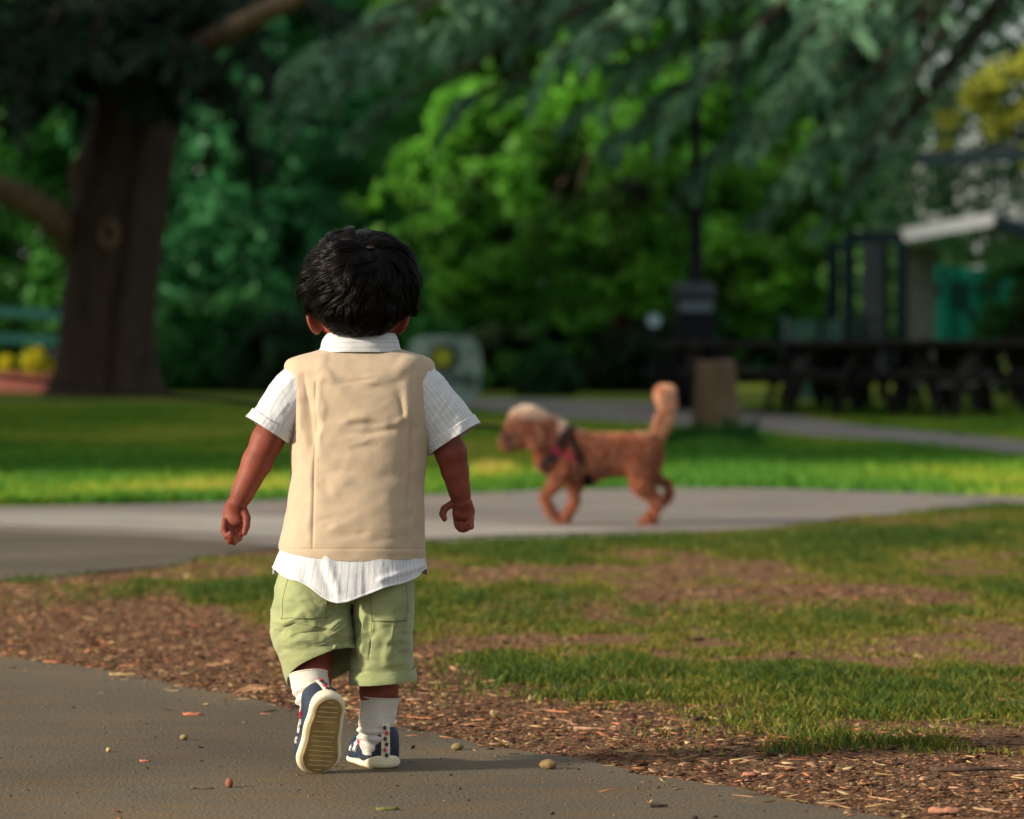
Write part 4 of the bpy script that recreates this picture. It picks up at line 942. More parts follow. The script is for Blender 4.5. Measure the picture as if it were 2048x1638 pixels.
# ------------------------------------------------------------------ the dog
DD = 14.0
DOX = (1200 - 1024) / FP * DD
dog = empty('dog', (DOX, DD, ZG), 'small apricot curly dog in a black and maroon harness trotting left on the cross path', 'dog')
DO = np.array([DOX, DD, ZG])
def Q(px, py, dy=0): return W(px, py, DD + dy) - DO
s2 = DD / FP
def dog_f(P, fur=True):
    d = rcone(P, Q(1142, 914), Q(1282, 910), .078, .070)
    d = smin(d, ell(P, Q(1165, 925), (.080, .074, .082)), .03)
    d = smin(d, ell(P, Q(1283, 915), (.060, .070, .070)), .03)
    d = smin(d, rcone(P, Q(1135, 896), Q(1085, 862), .070, .056), .03)
    d = smin(d, ell(P, Q(1100, 915), (.05, .05, .05)), .04)
    d = smin(d, ell(P, Q(1053, 852), (.066, .064, .066)), .03)
    d = smin(d, rcone(P, Q(1040, 868), Q(1018, 882), .044, .030), .02)
    for s in (-1, 1): d = smin(d, ell(P, Q(1072, 872, s * .058), (.026, .016, .046), rot('y', 12)), .01)
    for chain in ([Q(1122, 932, -.045), Q(1110, 966, -.05), Q(1090, 995, -.05), Q(1100, 1022, -.05), Q(1113, 1032, -.05)], [Q(1140, 932, .045), Q(1149, 972, .05), Q(1150, 1004, .05), Q(1130, 1038, .05), Q(1116, 1043, .05)]):
        for i, (r1, r2) in enumerate(((.044, .026), (.021, .0145), (.0145, .015), (.016, .013))): d = smin(d, rcone(P, chain[i], chain[i + 1], r1, r2), .010)
    ch = [Q(1280, 922, -.035), Q(1284, 968, -.045), Q(1316, 1006, -.045), Q(1302, 1038, -.045), Q(1284, 1045, -.045)]
    for i, (r1, r2) in enumerate(((.058, .038), (.031, .0165), (.0165, .016), (.018, .013))): d = smin(d, rcone(P, ch[i], ch[i + 1], r1, r2), .02)
    ch = [Q(1290, 926, .045), Q(1306, 955, .05), Q(1336, 968, .05), Q(1338, 990, .05), Q(1330, 1004, .05)]
    for i, (r1, r2) in enumerate(((.046, .025), (.021, .013), (.013, .013), (.014, .012))): d = smin(d, rcone(P, ch[i], ch[i + 1], r1, r2), .008)
    if fur:
        pn = P.astype(float)
        d = d + .0035 * fbm(pn * 45, 3, 91)
    return d
def tail_f(P):
    d = rcone(P, Q(1300, 900), Q(1322, 855), .014, .012); d = smin(d, rcone(P, Q(1322, 855), Q(1335, 818), .012, .015), .01)
    d = smin(d, rcone(P, Q(1335, 818), Q(1331, 788), .011, .025), .01)
    d = smax(d, P[:, 2] - Q(1331, 779)[2], .012)
    return d + .0035 * fbm(P.astype(float) * 42, 3, 92)
P, F = polygonise(dog_f, (-.40, -.15, -.02), (.30, .15, .46), .0042, 1)
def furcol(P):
    pale = np.clip((P[:, 2] - np.where(P[:, 0] < -.16, .368, .318)) * 26 + fbm(P * 12, 2, 4) * .3, 0, 1) * (P[:, 0] > -.40)  # light from above put into the fur colour: paler back and head top
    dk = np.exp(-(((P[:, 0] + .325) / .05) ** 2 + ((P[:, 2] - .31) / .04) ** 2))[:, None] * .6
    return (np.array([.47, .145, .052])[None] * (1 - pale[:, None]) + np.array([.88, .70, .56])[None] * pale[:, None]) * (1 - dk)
M['fur'] = mat('fur', (1, 1, 1), attr='col', rough=.95, bump=1, bscale=70, bdist=.02, sheen=.5, spec=.1)
db = link('body', npmesh('body', P, F, col=furcol(P)), M['fur'], dog)
P2, F2 = polygonise(tail_f, (.10, -.1, .20), (.34, .1, .56), .0045, 1)
tc_ = np.clip((P2[:, 2] - .25) * 5, 0, 1)[:, None]; tcol = np.array([.50, .16, .06]) * (1 - tc_) + np.array([.92, .66, .50]) * tc_  # lit look of the tail put into its colour, paler upward
tl = link('tail', npmesh('tail', P2, F2, col=tcol), M['fur'], dog)
def tufts(P, F, n, L, cols, parent):
    fi = rng.choice(len(F), n); c = P[F[fi]].mean(1); nr = np.cross(P[F[fi, 1]] - P[F[fi, 0]], P[F[fi, 3]] - P[F[fi, 0]]); nr /= np.linalg.norm(nr, axis=1)[:, None] + 1e-12
    dr = nr + rng.normal(0, .5, (n, 3)) + [0, 0, -.3]; dr /= np.linalg.norm(dr, axis=1)[:, None]; sd = np.cross(dr, rng.normal(size=(n, 3))); sd /= np.linalg.norm(sd, axis=1)[:, None]
    LL = L * rng.uniform(.5, 1.3, n)[:, None] * np.where(c[:, 2:3] < .19, .55, 1)
    V = np.stack([c - sd * .0035, c + sd * .0035, c + dr * LL * .6 + sd * .003, c + dr * LL + nr * .002, c + dr * LL * .6 - sd * .003], 1).reshape(-1, 3)
    Fq = np.arange(n)[:, None] * 5 + np.arange(5)[None]
    link('fur', npmesh('fur', V, Fq, col=np.repeat(cols(c), 5, 0)), M['fur'], parent, False)
tufts(P, F, 30000, .013, furcol, db)
tufts(P2, F2, 6000, .022, lambda c: np.array([.46, .16, .06]) * (1 - np.clip((c[:, 2] - .25) * 5, 0, 1)[:, None]) + np.array([.92, .52, .33]) * np.clip((c[:, 2] - .25) * 5, 0, 1)[:, None], tl)  # tail tufts carry the same painted-in light
b = MB(); b.add(*(lambda V, F: (V, F))(*[[*star(Q(1008, 872), np.array([0, 0, 1.]), np.array([0, 1., 0]), .012, np.array([-1., 0, 0]), .004)][i] for i in (0, 1)]))
def ballm(c, r, name, m, parent, sc=(1, 1, 1)):
    bm = bmesh.new(); bmesh.ops.create_icosphere(bm, subdivisions=3, radius=r); V = np.array([v.co for v in bm.verts]) * sc + c; Fq = [tuple(v.index for v in f.verts) for f in bm.faces]; bm.free()
    b = MB(); b.add(V, Fq); return b.build(name, m, parent, True)
ballm(Q(1007, 873), .013, 'nose', M['black'], db, (.9, 1.1, .8))
for s in (-1, 1): ballm(Q(1028, 855, s * .045), .009, 'eye', M['black'], db)
# harness: bands wrapped round the trunk
har = None
def band(p0, p1, r_off, wd, name, m, parent, a0=0, a1=360):
    """closed strap round the body: centre p0, axis p1-p0"""
    ax = nrm(p1 - p0); u = nrm(np.cross(ax, [0, 1, 0])); v = np.cross(ax, u); V = []; n = 48
    for sgn in (-.5, .5):
        for k in range(n):
            a = 2 * np.pi * k / n; dr = math.cos(a) * u + math.sin(a) * v; c = p0 + ax * wd * sgn
            ts = np.linspace(.15, .0, 60); Pq = (c + dr * ts[:, None]).astype(np.float32); dq = dog_f(Pq, False); i = np.argmax(dq < .004)
            V.append(c + dr * (ts[i] + r_off))
    V = np.array(V); c2 = np.concatenate([V, (V - p0) * .88 + p0])
    F = [(k, (k + 1) % n, n + (k + 1) % n, n + k) for k in range(n)]; F += [tuple(x + 2 * n for x in f[::-1]) for f in F]
    F += [(k, k + 2 * n, (k + 1) % n + 2 * n, (k + 1) % n) for k in range(n)] + [(n + k, n + (k + 1) % n, 3 * n + (k + 1) % n, 3 * n + k) for k in range(n)]
    b = MB(); b.add(c2, F); return b.build(name, m, parent, True)
hn = band(Q(1157, 914), Q(1190, 902), .008, .036, 'harness', M['black'], dog)
band(Q(1118, 892), Q(1150, 912), .008, .042, 'harness_collar', M['black'], hn)
b = MB(); b.bar(Q(1106, 903, -.072), Q(1152, 917, -.086), .012, .034); b.build('harness_strap', M['maroon'], hn, bevel=.003)
b = MB(); b.bar(Q(1128, 866, 0), Q(1152, 866, 0), .04, .022); b.build('harness_strap', M['black'], hn, bevel=.003)
# leash to someone outside the picture
t = np.linspace(0, 1, 60)[:, None]
a_, b_ = Q(1138, 868, .0) + DO, W(-700, 668, 16.2)
pts = a_ * (1 - t) + b_ * t; pts[:, 2] -= (.02 * 4 * t * (1 - t))[:, 0]
b = MB(); b.tube(pts, .0065, 8); o = b.build('leash', M['cord'], None, True); tag(o, 'thin dark leash running from the dog harness out of the picture to the left', 'leash')

# ------------------------------------------------------------------ background structures
def stump():
    c = G(1430, 857); d = c[1]; r = .5 * 84 / FP * d; h = (857 - 724) / FP * d
    n, m = 40, 14; a = np.linspace(0, 2 * np.pi, n, endpoint=False); V = []
    for i in range(m):
        t = i / (m - 1); rr = r * (1.18 - .28 * t ** .6) * (1 + .06 * np.sin(a * 5 + 1) + .04 * np.sin(a * 9))
        V += list(np.stack([c[0] + rr * np.cos(a), c[1] + rr * np.sin(a), t * h + .015 * np.sin(a * 2) * t], 1))
    V.append((c[0], c[1], h)); F = [(i * n + j, i * n + (j + 1) % n, (i + 1) * n + (j + 1) % n, (i + 1) * n + j) for i in range(m - 1) for j in range(n)] + [((m - 1) * n + j, (m - 1) * n + (j + 1) % n, m * n) for j in range(n)]
    b = MB(); b.add(V, F); return b.build('tree_stump', M['stump'], None, True)
tag(stump(), 'cut brown tree stump standing beside the far path in front of the litter bin', 'tree stump')
# lamp post and bin
d = 44.0
lp = W(1392, HY, d) * [1, 1, 0]
t_ = empty('street_lamp', lp, 'tall slim black lamp post rising behind the litter bin into the branches', 'street lamp')
b = MB(); z = np.array([0, .5, .55, 2.2, 2.25, 5.3]); b.tube(np.stack([0 * z, 0 * z, z], 1), [.11, .10, .085, .075, .06, .05], 16); b.build('pole', M['metal_black'], t_, True)
b = MB(); b.tube([(0, 0, 0), (0, 0, .12), (0, 0, .18)], [.17, .16, .12], 16); b.build('base', M['metal_black'], t_, True)
b = MB(); b.tube([(0, 0, 5.3), (0, 0, 5.45), (0, 0, 5.9), (0, 0, 6.05)], [.08, .16, .24, .05], 8); b.build('lantern', M['metal_black'], t_)
d = 42.0; w_ = 86 / FP * d; zt = CH + (705 - 566) / FP * d
lb = W(1388, HY, d) * [1, 1, 0]
t_ = empty('litter_bin', lb, 'tall black litter bin with a pale grey lettered band near its top, behind the stump', 'litter bin')
b = MB(); b.box((0, 0, (zt - .22) / 2 + .03), (w_ / 2 * .92, w_ / 2 * .92, (zt - .22) / 2 - .03)); b.build('body', M['metal_black'], t_, bevel=.03)
b = MB(); b.tube([(0, 0, zt - .20), (0, 0, zt - .06), (0, 0, zt)], [w_ / 2 * 1.05, w_ / 2 * 1.05, w_ / 2 * .7], 24); b.build('lid', mat('lid_grey', (.035, .05, .055), rough=.6), t_, True)
b = MB(); b.box((.01, -w_ / 2 * .95, zt - .26), (w_ / 2 * .78, .012, .055)); b.build('label_band', M['metal_grey'], t_, bevel=.004)
b = MB(); b.box((0, 0, .03), (w_ / 2, w_ / 2, .03)); b.build('plinth', M['metal_black'], t_)
# pale round sign at left of the bin
t_ = empty('sign', W(1308, HY, 50) * [1, 1, 0], 'small pale oval sign on a thin post left of the litter bin', 'sign')
zc = CH + (705 - 641) / FP * 50; b = MB(); b.tube([(0, 0, 0), (0, 0, zc)], .018, 8); b.build('post', M['frame'], t_)
b = MB(); b.tube([(0, -.03, zc), (0, -.045, zc)], [.085, .085], 24); o = b.build('plate', mat('pale_blue_plate', (.45, .62, .72), rough=.4), t_)
# picnic tables
def table():
    t_ = empty('picnic_table', (0, 0, 0), '', 'picnic table', 'dark picnic tables along the far path')
    b = MB()
    for k in range(5): b.box((0, -.32 + k * .16, .725), (.9, .072, .032))
    b.build('tabletop', M['table'], t_, bevel=.004)
    for s in (-1, 1):
        b = MB()
        for k in (0, 1): b.box((0, s * (.66 + k * .14), .43), (.9, .062, .02))
        b.build('seat', M['table'], t_, bevel=.004)
    for sx in (-.68, .68):
        for s in (-1, 1):
            b = MB(); V = []
            for z_, y_, w_l, t_l in ((.71, .24, .075, .03), (.42, .40, .11, .03), (.22, .47, .07, .028), (0, .53, .028, .02)):
                for ax_, ay_ in ((-1, -1), (1, -1), (1, 1), (-1, 1)): V.append((sx + ax_ * w_l, s * y_ + ay_ * t_l, z_))
            b.add(V, [(4 * k + j, 4 * k + (j + 1) % 4, 4 * k + 4 + (j + 1) % 4, 4 * k + 4 + j) for k in range(3) for j in range(4)] + [(3, 2, 1, 0), (12, 13, 14, 15)]); b.build('leg', M['table'], t_)
        b = MB(); b.box((sx, 0, .375), (.03, .80, .025)); b.box((sx + .02, 0, .70), (.03, .36, .03)); b.build('crossbeam', M['table'], t_)
    for s in (-1, 1):
        b = MB(); b.bar((s * .64, 0, .40), (s * .12, 0, .70), .04, .07); b.build('brace', M['table'], t_)
    return t_
def copytree(o, loc, rz, label):
    r = o.copy(); COL.objects.link(r); r.location = loc; r.rotation_euler = (0, 0, rz); r['label'] = label
    for ch in list(o.children):
        c = ch.copy(); COL.objects.link(c); c.parent = r
    return r
spots = [(1560, 39.5, 8, 'dark picnic table nearest the stump at the left end of the row'), (1745, 40.5, -35, 'second dark picnic table from the stump, turned at an angle'), (1830, 37.0, 62, 'dark picnic table standing nearest the far path under the steel posts'),
         (1945, 36.2, -72, 'dark picnic table turned nearly end-on in the right part of the row'), (2045, 39.5, 12, 'last dark picnic table cut by the right edge'), (1640, 42.5, 80, 'dark picnic table set back behind the first one'), (1655, 39.0, 95, 'dark picnic table seen end-on between the first and second'), (1490, 42.0, 15, 'dark picnic table half hidden behind the stump and bin'),
         (1885, 39.8, 20, 'dark picnic table behind the pale grey bench plank'), (1995, 41.5, 85, 'dark picnic table set back near the right edge'), (1780, 43.0, 5, 'dark picnic table farthest back under the steel shelter')]
tb = table()
for i, (px_, d, a, lb_) in enumerate(spots):
    loc = W(px_, HY, d) * [1, 1, 0]
    if i == 0: tb.location = loc; tb.rotation_euler = (0, 0, rad(a)); tb['label'] = lb_
    else: copytree(tb, loc, rad(a), lb_)
# pale bench among the tables
d = 38.4; t_ = empty('bench', W(1905, HY, d) * [1, 1, 0], 'pale grey bench plank among the dark picnic tables at right', 'bench')
b = MB(); b.box((0, -.02, .33), (.42, .15, .03)); b.box((0, .13, .36), (.42, .015, .05)); b.build('seat', mat('grey_plank', (.24, .27, .27), rough=.7), t_, bevel=.004)
for s in (-1, 1):
    b = MB(); b.box((s * .34, 0, .15), (.025, .13, .15)); b.build('leg', M['table'], t_)
# playground panel
d = 46.0; t_ = empty('play_panel', W(888, HY, d) * [1, 1, 0], 'rounded grey green panel with a yellow disc in a dark ring behind the child shoulder', 'play panel')
z1 = CH + (705 - 672) / FP * d; hw = 74 / FP * d; a = np.linspace(0, 2 * np.pi, 48, endpoint=False)
cx_ = np.sign(np.cos(a)) * np.abs(np.cos(a)) ** .45 * hw; zc = (z1 + .02) / 2; cz = zc + np.sign(np.sin(a)) * np.abs(np.sin(a)) ** .5 * (z1 / 2 - .01)
ii = np.arange(48); V = np.concatenate([np.stack([cx_, 0 * a - .04, cz], 1), np.stack([cx_, 0 * a + .04, cz], 1), np.stack([cx_ * .93, 0 * a - .052, zc + (cz - zc) * .93], 1)])
b = MB(); b.add(V, [(i, (i + 1) % 48, 96 + (i + 1) % 48, 96 + i) for i in ii] + [tuple(96 + ii)] + [tuple(48 + ii[::-1])] + [(i, i + 48, (i + 1) % 48 + 48, (i + 1) % 48) for i in ii]); b.build('panel', M['play'], t_)
zr = CH + (705 - 716) / FP * d
b = MB(); b.tube([(0, -.05, zr), (0, -.075, zr)], [.185, .175], 32); b.build('ring', mat('dark_ring', (.012, .04, .035), rough=.5), t_)
b = MB(); b.tube([(-.02, -.07, zr + .0), (-.02, -.13, zr)], [.12, .115], 32); b.build('disc', M['yellow'], t_)
b = MB(); b.box((.22, -.055, zr - .26), (.16, .010, .05)); b.build('slot', mat('slot_dark', (.05, .10, .08), rough=.5), t_)
# teal railing and flower bed far left
d = 63.0
t_ = empty('railing', W(30, HY, d) * [1, 1, 0], 'teal two-rail railing partly hidden by the big cedar trunk', 'railing')
for (y0, y1) in ((620, 640), (674, 692)):
    b = MB(); za = CH + (705 - y0) / FP * d; zb = CH + (705 - y1) / FP * d; b.bar((-2.2, 0, za + .11), (1.6, 0, zb + .02), .06, .15); b.build('rail', M['teal'], t_)
for x in (-1.9, -.75, 1.1):
    b = MB(); b.tube([(x, .03, 0), (x, .03, 1.36)], .035, 8); b.build('post', M['teal'], t_)
b = MB(); b.box((0, 0, .16), (1.1, .25, .16)); o = b.build('raised_bed', M['redbed'], None, bevel=.02); o.location = W(35, HY, 61.5) * [1, 1, 0]; tag(o, 'low red brown raised bed in front of the teal railing', 'raised bed')

# steel shelter on the right
d = 50.0; so = W(1800, HY, d) * [1, 1, 0]
t_ = empty('shelter', so, 'dark steel framed shelter with a pale gable edge behind the picnic tables', 'shelter')
def q(px, py, dy=0): return W(px, py, d + dy) - so
for px_, wd in ((1697, .17), (1803, .15), (2200, .15)):
    b = MB(); p = q(px_, 470); b.box((p[0], 0, p[2] / 2), (wd / 2, wd / 2, p[2] / 2)); b.build('post', M['frame'], t_)
    b = MB(); p = q(px_, 470); b.box((p[0] + .05, 3.0, p[2] / 2), (wd / 2, wd / 2, p[2] / 2)); b.build('post', M['frame'], t_)
b = MB(); b.bar(q(1690, 474), q(1800, 474), .12, .16); b.build('beam', M['frame'], t_); b = MB(); b.bar(q(1697, 640, .0), q(1803, 640, 0), .04, .035); b.build('cross_rail', M['frame'], t_); b = MB(); b.bar(q(1697, 668, 0), q(1803, 668, 0), .04, .035); b.build('cross_rail', M['frame'], t_)
b = MB(); b.bar(q(1806, 470, -.08), q(1988, 437, -.08), .05, .17); b.build('fascia', M['roofpale'], t_)
b = MB(); b.bar(q(1988, 442, -.08), q(2200, 505, -.08), .05, .17); b.build('fascia', M['frame'], t_)
b = MB()
for (a0, a1) in (((1806, 462), (1988, 428)), ((1988, 428), (2200, 495))):
    p0, p1 = q(*a0), q(*a1); b.add([p0 + [0, -.05, .03], p1 + [0, -.05, .03], p1 + [0, 3.2, .03], p0 + [0, 3.2, .03], p0 + [0, -.05, -.03], p1 + [0, -.05, -.03], p1 + [0, 3.2, -.03], p0 + [0, 3.2, -.03]], [(0, 1, 2, 3), (7, 6, 5, 4), (0, 4, 5, 1), (1, 5, 6, 2), (2, 6, 7, 3), (3, 7, 4, 0)])
b.build('roof', mat('roof_sheet', (.16, .20, .21), rough=.6), t_)
b = MB(); b.bar(q(1745, 480, 2), q(1745, 760, 2), .30, .02); b.build('side_panel', mat('dark_panel', (.09, .11, .12), rough=.7), t_)
b = MB(); b.bar(q(1840, 490, 2.2), q(1840, 770, 2.2), .40, .03); b.build('side_panel', M['greypanel'], t_)
for px_ in (1966,):
    b = MB(); b.bar(q(px_, 640, 1.2), q(px_, 770, 1.2), .05, .05); b.build('rail_post', M['roofpale'], t_)
# teal sheet
ts = empty('tarpaulin', W(1920, HY, 54) * [1, 1, 0], 'large teal sheet hung at the back of the steel shelter', 'tarpaulin')
def q2(px, py, dy=0): return W(px, py, 54 + dy) - W(1920, HY, 54) * [1, 1, 0]
b = MB(); n = 26; xs = np.linspace(0, 1, n); V = []
for zt_ in (0, 1):
    for x in xs:
        pt = q2(1852 + 175 * x, 530 + 12 * x, .10 * math.sin(x * 19)); pb = q2(1852 + 135 * x, 770, .12 * math.sin(x * 21 + 1)); V.append(pt if zt_ else pb)
V = np.array(V); V = np.concatenate([V, V + [0, .01, 0]]); F = [(i, i + 1, n + i + 1, n + i) for i in range(n - 1)]; F += [tuple(x + 2 * n for x in f[::-1]) for f in F]
b.add(V, F); b.build('sheet', M['tealpanel'], ts, True)
b = MB(); b.bar(q2(1850, 578, -.05), q2(2000, 578, -.05), .03, .16); b.bar(q2(1880, 540, -.06), q2(1950, 640, -.06), .03, .12); b.build('strut', mat('dark_teal', (.006, .06, .05), rough=.6), ts)
# tall steel frame bar in upper right
sf = empty('goal_frame', W(2060, HY, 44) * [1, 1, 0], 'dark horizontal steel beam on tall posts at upper right', 'steel frame')
def q3(px, py, dy=0): return W(px, py, 44 + dy) - W(2060, HY, 44) * [1, 1, 0]
b = MB(); b.bar(q3(1830, 318), q3(2420, 292), .10, .15); b.build('beam', mat('blue_grey_steel', (.05, .09, .10), rough=.4), sf)
for px_ in (2130, 2410):
    b = MB(); p = q3(px_, 300); b.box((p[0], .06, p[2] / 2), (.05, .05, p[2] / 2)); b.build('post', M['frame'], sf)
# grey-green screen fence panels left of the shelter
fp = empty('screen_fence', W(1640, HY, 52) * [1, 1, 0], 'grey green screen fence between the bright tree and the steel shelter', 'fence')
b = MB(); p0 = W(1570, 640, 52) - W(1640, HY, 52) * [1, 1, 0]; b.box((.05, 0, p0[2] / 2), (.50, .02, p0[2] / 2)); b.build('panel', mat('green_mesh_panel', (.045, .13, .10), (.09, .18, .14), rough=.8, scale=5), fp)
for x in (-.47, .0, .57):
    b = MB(); b.box((x, -.05, .56), (.03, .03, .56)); b.build('post', M['frame'] if x != -.47 else M['metal_grey'], fp)

# ------------------------------------------------------------------ trees and plants
def leafmesh(C, size, cols, elong=1.6, droop=0.0, n3=None):
    """C (n,3) centres -> folded leaf quads"""
    n = len(C); u = rng.normal(size=(n, 3)); u[:, 2] -= droop; u /= np.linalg.norm(u, axis=1)[:, None]
    v = np.cross(u, rng.normal(size=(n, 3))); v /= np.linalg.norm(v, axis=1)[:, None]
    sz = size * rng.lognormal(-.05, .28, n)[:, None]; A_ = u * sz * elong / 2; B_ = v * sz / 2
    V = np.stack([C - A_, C + B_, C + A_, C - B_], 1).reshape(-1, 3); F = np.arange(n)[:, None] * 4 + np.arange(4)[None]
    return V, F, np.repeat(cols, 4, 0)
def blobcrown(blobs, n, seed, fill=.35, clump=.5, gap=-.12):
    """points filling lumpy blobs, denser near their outside, with gaps"""
    B = np.array(blobs, float); vol = B[:, 3] ** 2; k = rng.choice(len(B), n * 2, p=vol / vol.sum())
    v = rng.normal(size=(n * 2, 3)); v /= np.linalg.norm(v, axis=1)[:, None]; r = rng.uniform(fill, 1.08, n * 2) ** .6
    P = B[k, :3] + v * (B[k, 3] * r)[:, None] * np.array([1, 1, .85]); g = fbm(P / clump, 2, seed)
    return P[g > gap][:n]
def pal(P, base, var, seed, sc=.8):
    t = fbm(P / sc, 2, seed)[:, None]; base = np.asarray(base); return np.clip(base * (1 + var * t) * rng.uniform(.7, 1.3, (len(P), 1)) + np.array([.02, .01, 0]) * np.maximum(t, 0), 0.002, 1)
def tree(name, base, h, tr, blobs, n, size, col, label, cat, group=None, bark='bark', m='leaf', var=.5, seed=1, clump=.6, branches=6, lean=(0, 0)):
    base = np.asarray(base, float) * [1, 1, 0]; t_ = empty(name, base, label, cat, group)
    b = MB(); z = np.linspace(0, h, 9); b.tube(np.stack([lean[0] * z / h + .05 * np.sin(z), lean[1] * z / h, z], 1), tr * (1.25 * np.exp(-z / .5) * .3 + 1 - .75 * z / h), 14)
    for k in range(branches):
        B = blobs[k % len(blobs)]; z0 = h * (.35 + .5 * k / max(branches, 1)); e = np.array(B[:3], float) - base
        s = np.linspace(0, 1, 6)[:, None]; p0 = np.array([lean[0] * z0 / h, 0, z0]); pts = p0 * (1 - s) + e * s; pts[:, 2] += .25 * np.sin(s[:, 0] * 3)
        b.tube(pts, tr * .32 * (1 - .8 * s[:, 0]), 8)
    b.build('trunk', M[bark], t_, True)
    P = blobcrown(blobs, n, seed, clump=clump) - base
    V, F, C = leafmesh(P, size, pal(P, col, var, seed))
    link('crown', npmesh('crown', V, F, col=C), M[m], t_, False)
    return t_
def B(px, py, d, r): p = W(px, py, d); return (p[0], p[1], p[2], r)
# bright broadleaf tree in the middle
bl = [B(900, 470, 62, .9), B(1000, 400, 62.5, 1.0), B(1120, 320, 63, 1.1), B(1260, 300, 62, 1.1), B(1000, 560, 61.5, .8), B(1130, 480, 61.5, 1.0), B(1260, 440, 61, 1.0), B(1380, 380, 62, 1.1), B(1500, 400, 62, 1.0), B(1600, 470, 62, .95), B(1640, 390, 62, .7), B(1520, 540, 61, .9),
      B(1430, 500, 61, .8), B(1300, 570, 61, .8), B(1160, 600, 61, .7), B(1610, 600, 61.5, .55), B(1500, 640, 61.5, .55), B(1180, 180, 63, 1.2), B(1380, 220, 63, 1.2), B(1560, 300, 63, 1.0), B(960, 250, 64, 1.1), B(1250, 40, 64, 1.3), B(1000, 80, 65, 1.2), B(860, 20, 66, 1.2), B(1450, 60, 64, 1.3), B(860, 350, 64, .9)]
bl = [(x, y, z, r * .8) for x, y, z, r in bl] + [(bl[i % len(bl)][0] + rng.normal(0, .9), bl[i % len(bl)][1] + rng.normal(0, .5), bl[i % len(bl)][2] + rng.normal(0, .7), rng.uniform(.2, .45)) for i in range(60)]
tree('broadleaf_tree', W(1240, HY, 63), 6.5, .22, bl, 58000, .105, (.085, .27, .024), 'bright green leafy tree with drooping crown in the centre behind the lamp post', 'tree', var=1.3, seed=11, clump=.5)
# dark shrubs under it
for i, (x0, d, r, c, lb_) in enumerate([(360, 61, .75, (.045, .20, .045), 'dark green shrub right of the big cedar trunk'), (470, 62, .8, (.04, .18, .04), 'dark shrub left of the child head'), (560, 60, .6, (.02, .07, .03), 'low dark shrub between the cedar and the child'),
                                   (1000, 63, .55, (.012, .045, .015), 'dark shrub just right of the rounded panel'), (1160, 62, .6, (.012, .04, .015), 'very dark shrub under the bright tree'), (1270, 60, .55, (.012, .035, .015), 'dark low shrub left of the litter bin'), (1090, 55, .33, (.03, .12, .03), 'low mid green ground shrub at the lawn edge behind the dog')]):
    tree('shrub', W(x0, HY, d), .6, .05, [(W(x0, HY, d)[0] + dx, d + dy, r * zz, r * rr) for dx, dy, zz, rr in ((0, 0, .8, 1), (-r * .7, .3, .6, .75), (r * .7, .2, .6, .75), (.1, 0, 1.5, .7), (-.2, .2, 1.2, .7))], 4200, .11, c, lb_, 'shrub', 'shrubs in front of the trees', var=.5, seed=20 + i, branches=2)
# background wood: a row of individual trees
k = 0
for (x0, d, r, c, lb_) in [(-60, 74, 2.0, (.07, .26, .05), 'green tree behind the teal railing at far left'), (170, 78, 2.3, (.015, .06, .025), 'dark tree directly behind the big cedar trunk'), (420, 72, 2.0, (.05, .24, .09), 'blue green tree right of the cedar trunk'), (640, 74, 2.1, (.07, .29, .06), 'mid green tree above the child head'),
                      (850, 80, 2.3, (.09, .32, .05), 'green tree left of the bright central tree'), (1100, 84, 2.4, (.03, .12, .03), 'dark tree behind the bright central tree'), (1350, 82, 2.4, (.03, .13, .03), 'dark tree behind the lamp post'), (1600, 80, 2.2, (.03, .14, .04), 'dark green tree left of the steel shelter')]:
    p = W(x0, HY, d); bl = [(p[0] + dx * r, d + dy * r, zz, r * rr) for dx, dy, zz, rr in ((0, 0, 1.6, .8), (-.6, .1, 1.0, .7), (.6, .1, 1.0, .7), (-.5, 0, 2.8, .8), (.5, 0, 2.8, .8), (0, -.1, 4.2, .95), (-.7, .1, 5.2, .8), (.7, .1, 5.2, .8), (0, 0, 6.6, 1.), (-.6, 0, 7.8, .8), (.6, 0, 7.8, .8), (0, 0, 9, .8))]
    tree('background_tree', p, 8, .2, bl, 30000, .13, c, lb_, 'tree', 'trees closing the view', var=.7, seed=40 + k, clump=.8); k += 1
# bushes at the right
tree('bush', W(2030, HY, 46), .8, .06, [B(2015, 645, 46, .40), B(2050, 580, 46, .45), B(1990, 700, 46, .30), B(2070, 680, 46, .5), B(2120, 620, 46, .5), B(2010, 730, 46, .4)], 9000, .09, (.04, .17, .03), 'rounded green bush at the right edge in front of the shelter', 'bush', var=.6, seed=60, branches=3)
bl = [B(1860, 530, 70, .8), B(1960, 550, 70, .8), B(2060, 540, 70, .8), B(1740, 540, 70, .9), B(1800, 600, 72, 1.), B(1950, 620, 72, 1.), B(2080, 620, 72, 1.), B(1700, 640, 72, .8)]
tree('background_tree', W(1900, HY, 70), 4, .15, bl, 13000, .13, (.13, .32, .08), 'light green tree seen behind and through the steel shelter', 'tree', 'trees closing the view', var=.7, seed=61)
bl = [B(1960, 190, 52, .38), B(2010, 150, 52, .42), B(1990, 250, 52, .34), B(2060, 230, 52, .45), B(1900, 240, 52, .26), B(2080, 120, 52, .4), B(1890, 300, 52, .2), B(2070, 310, 52, .3)]
tree('yellow_tree', W(2350, HY, 53), 4.0, .14, [(x, y, z, r * .72) for x, y, z, r in bl], 800, .10, (.33, .36, .05), 'yellow leaved tree reaching in at the upper right edge', 'tree', var=.4, seed=62, clump=.3, branches=8)
bl = [B(x_, y_, 60 + .4 * (k_ % 3), 1.05) for k_, (x_, y_) in enumerate([(1850, 20), (1960, -20), (2070, 40), (1840, 170), (1950, 130), (2070, 190), (1850, 310), (1960, 280), (2080, 330), (1840, 430), (1940, 420), (2050, 440)])]
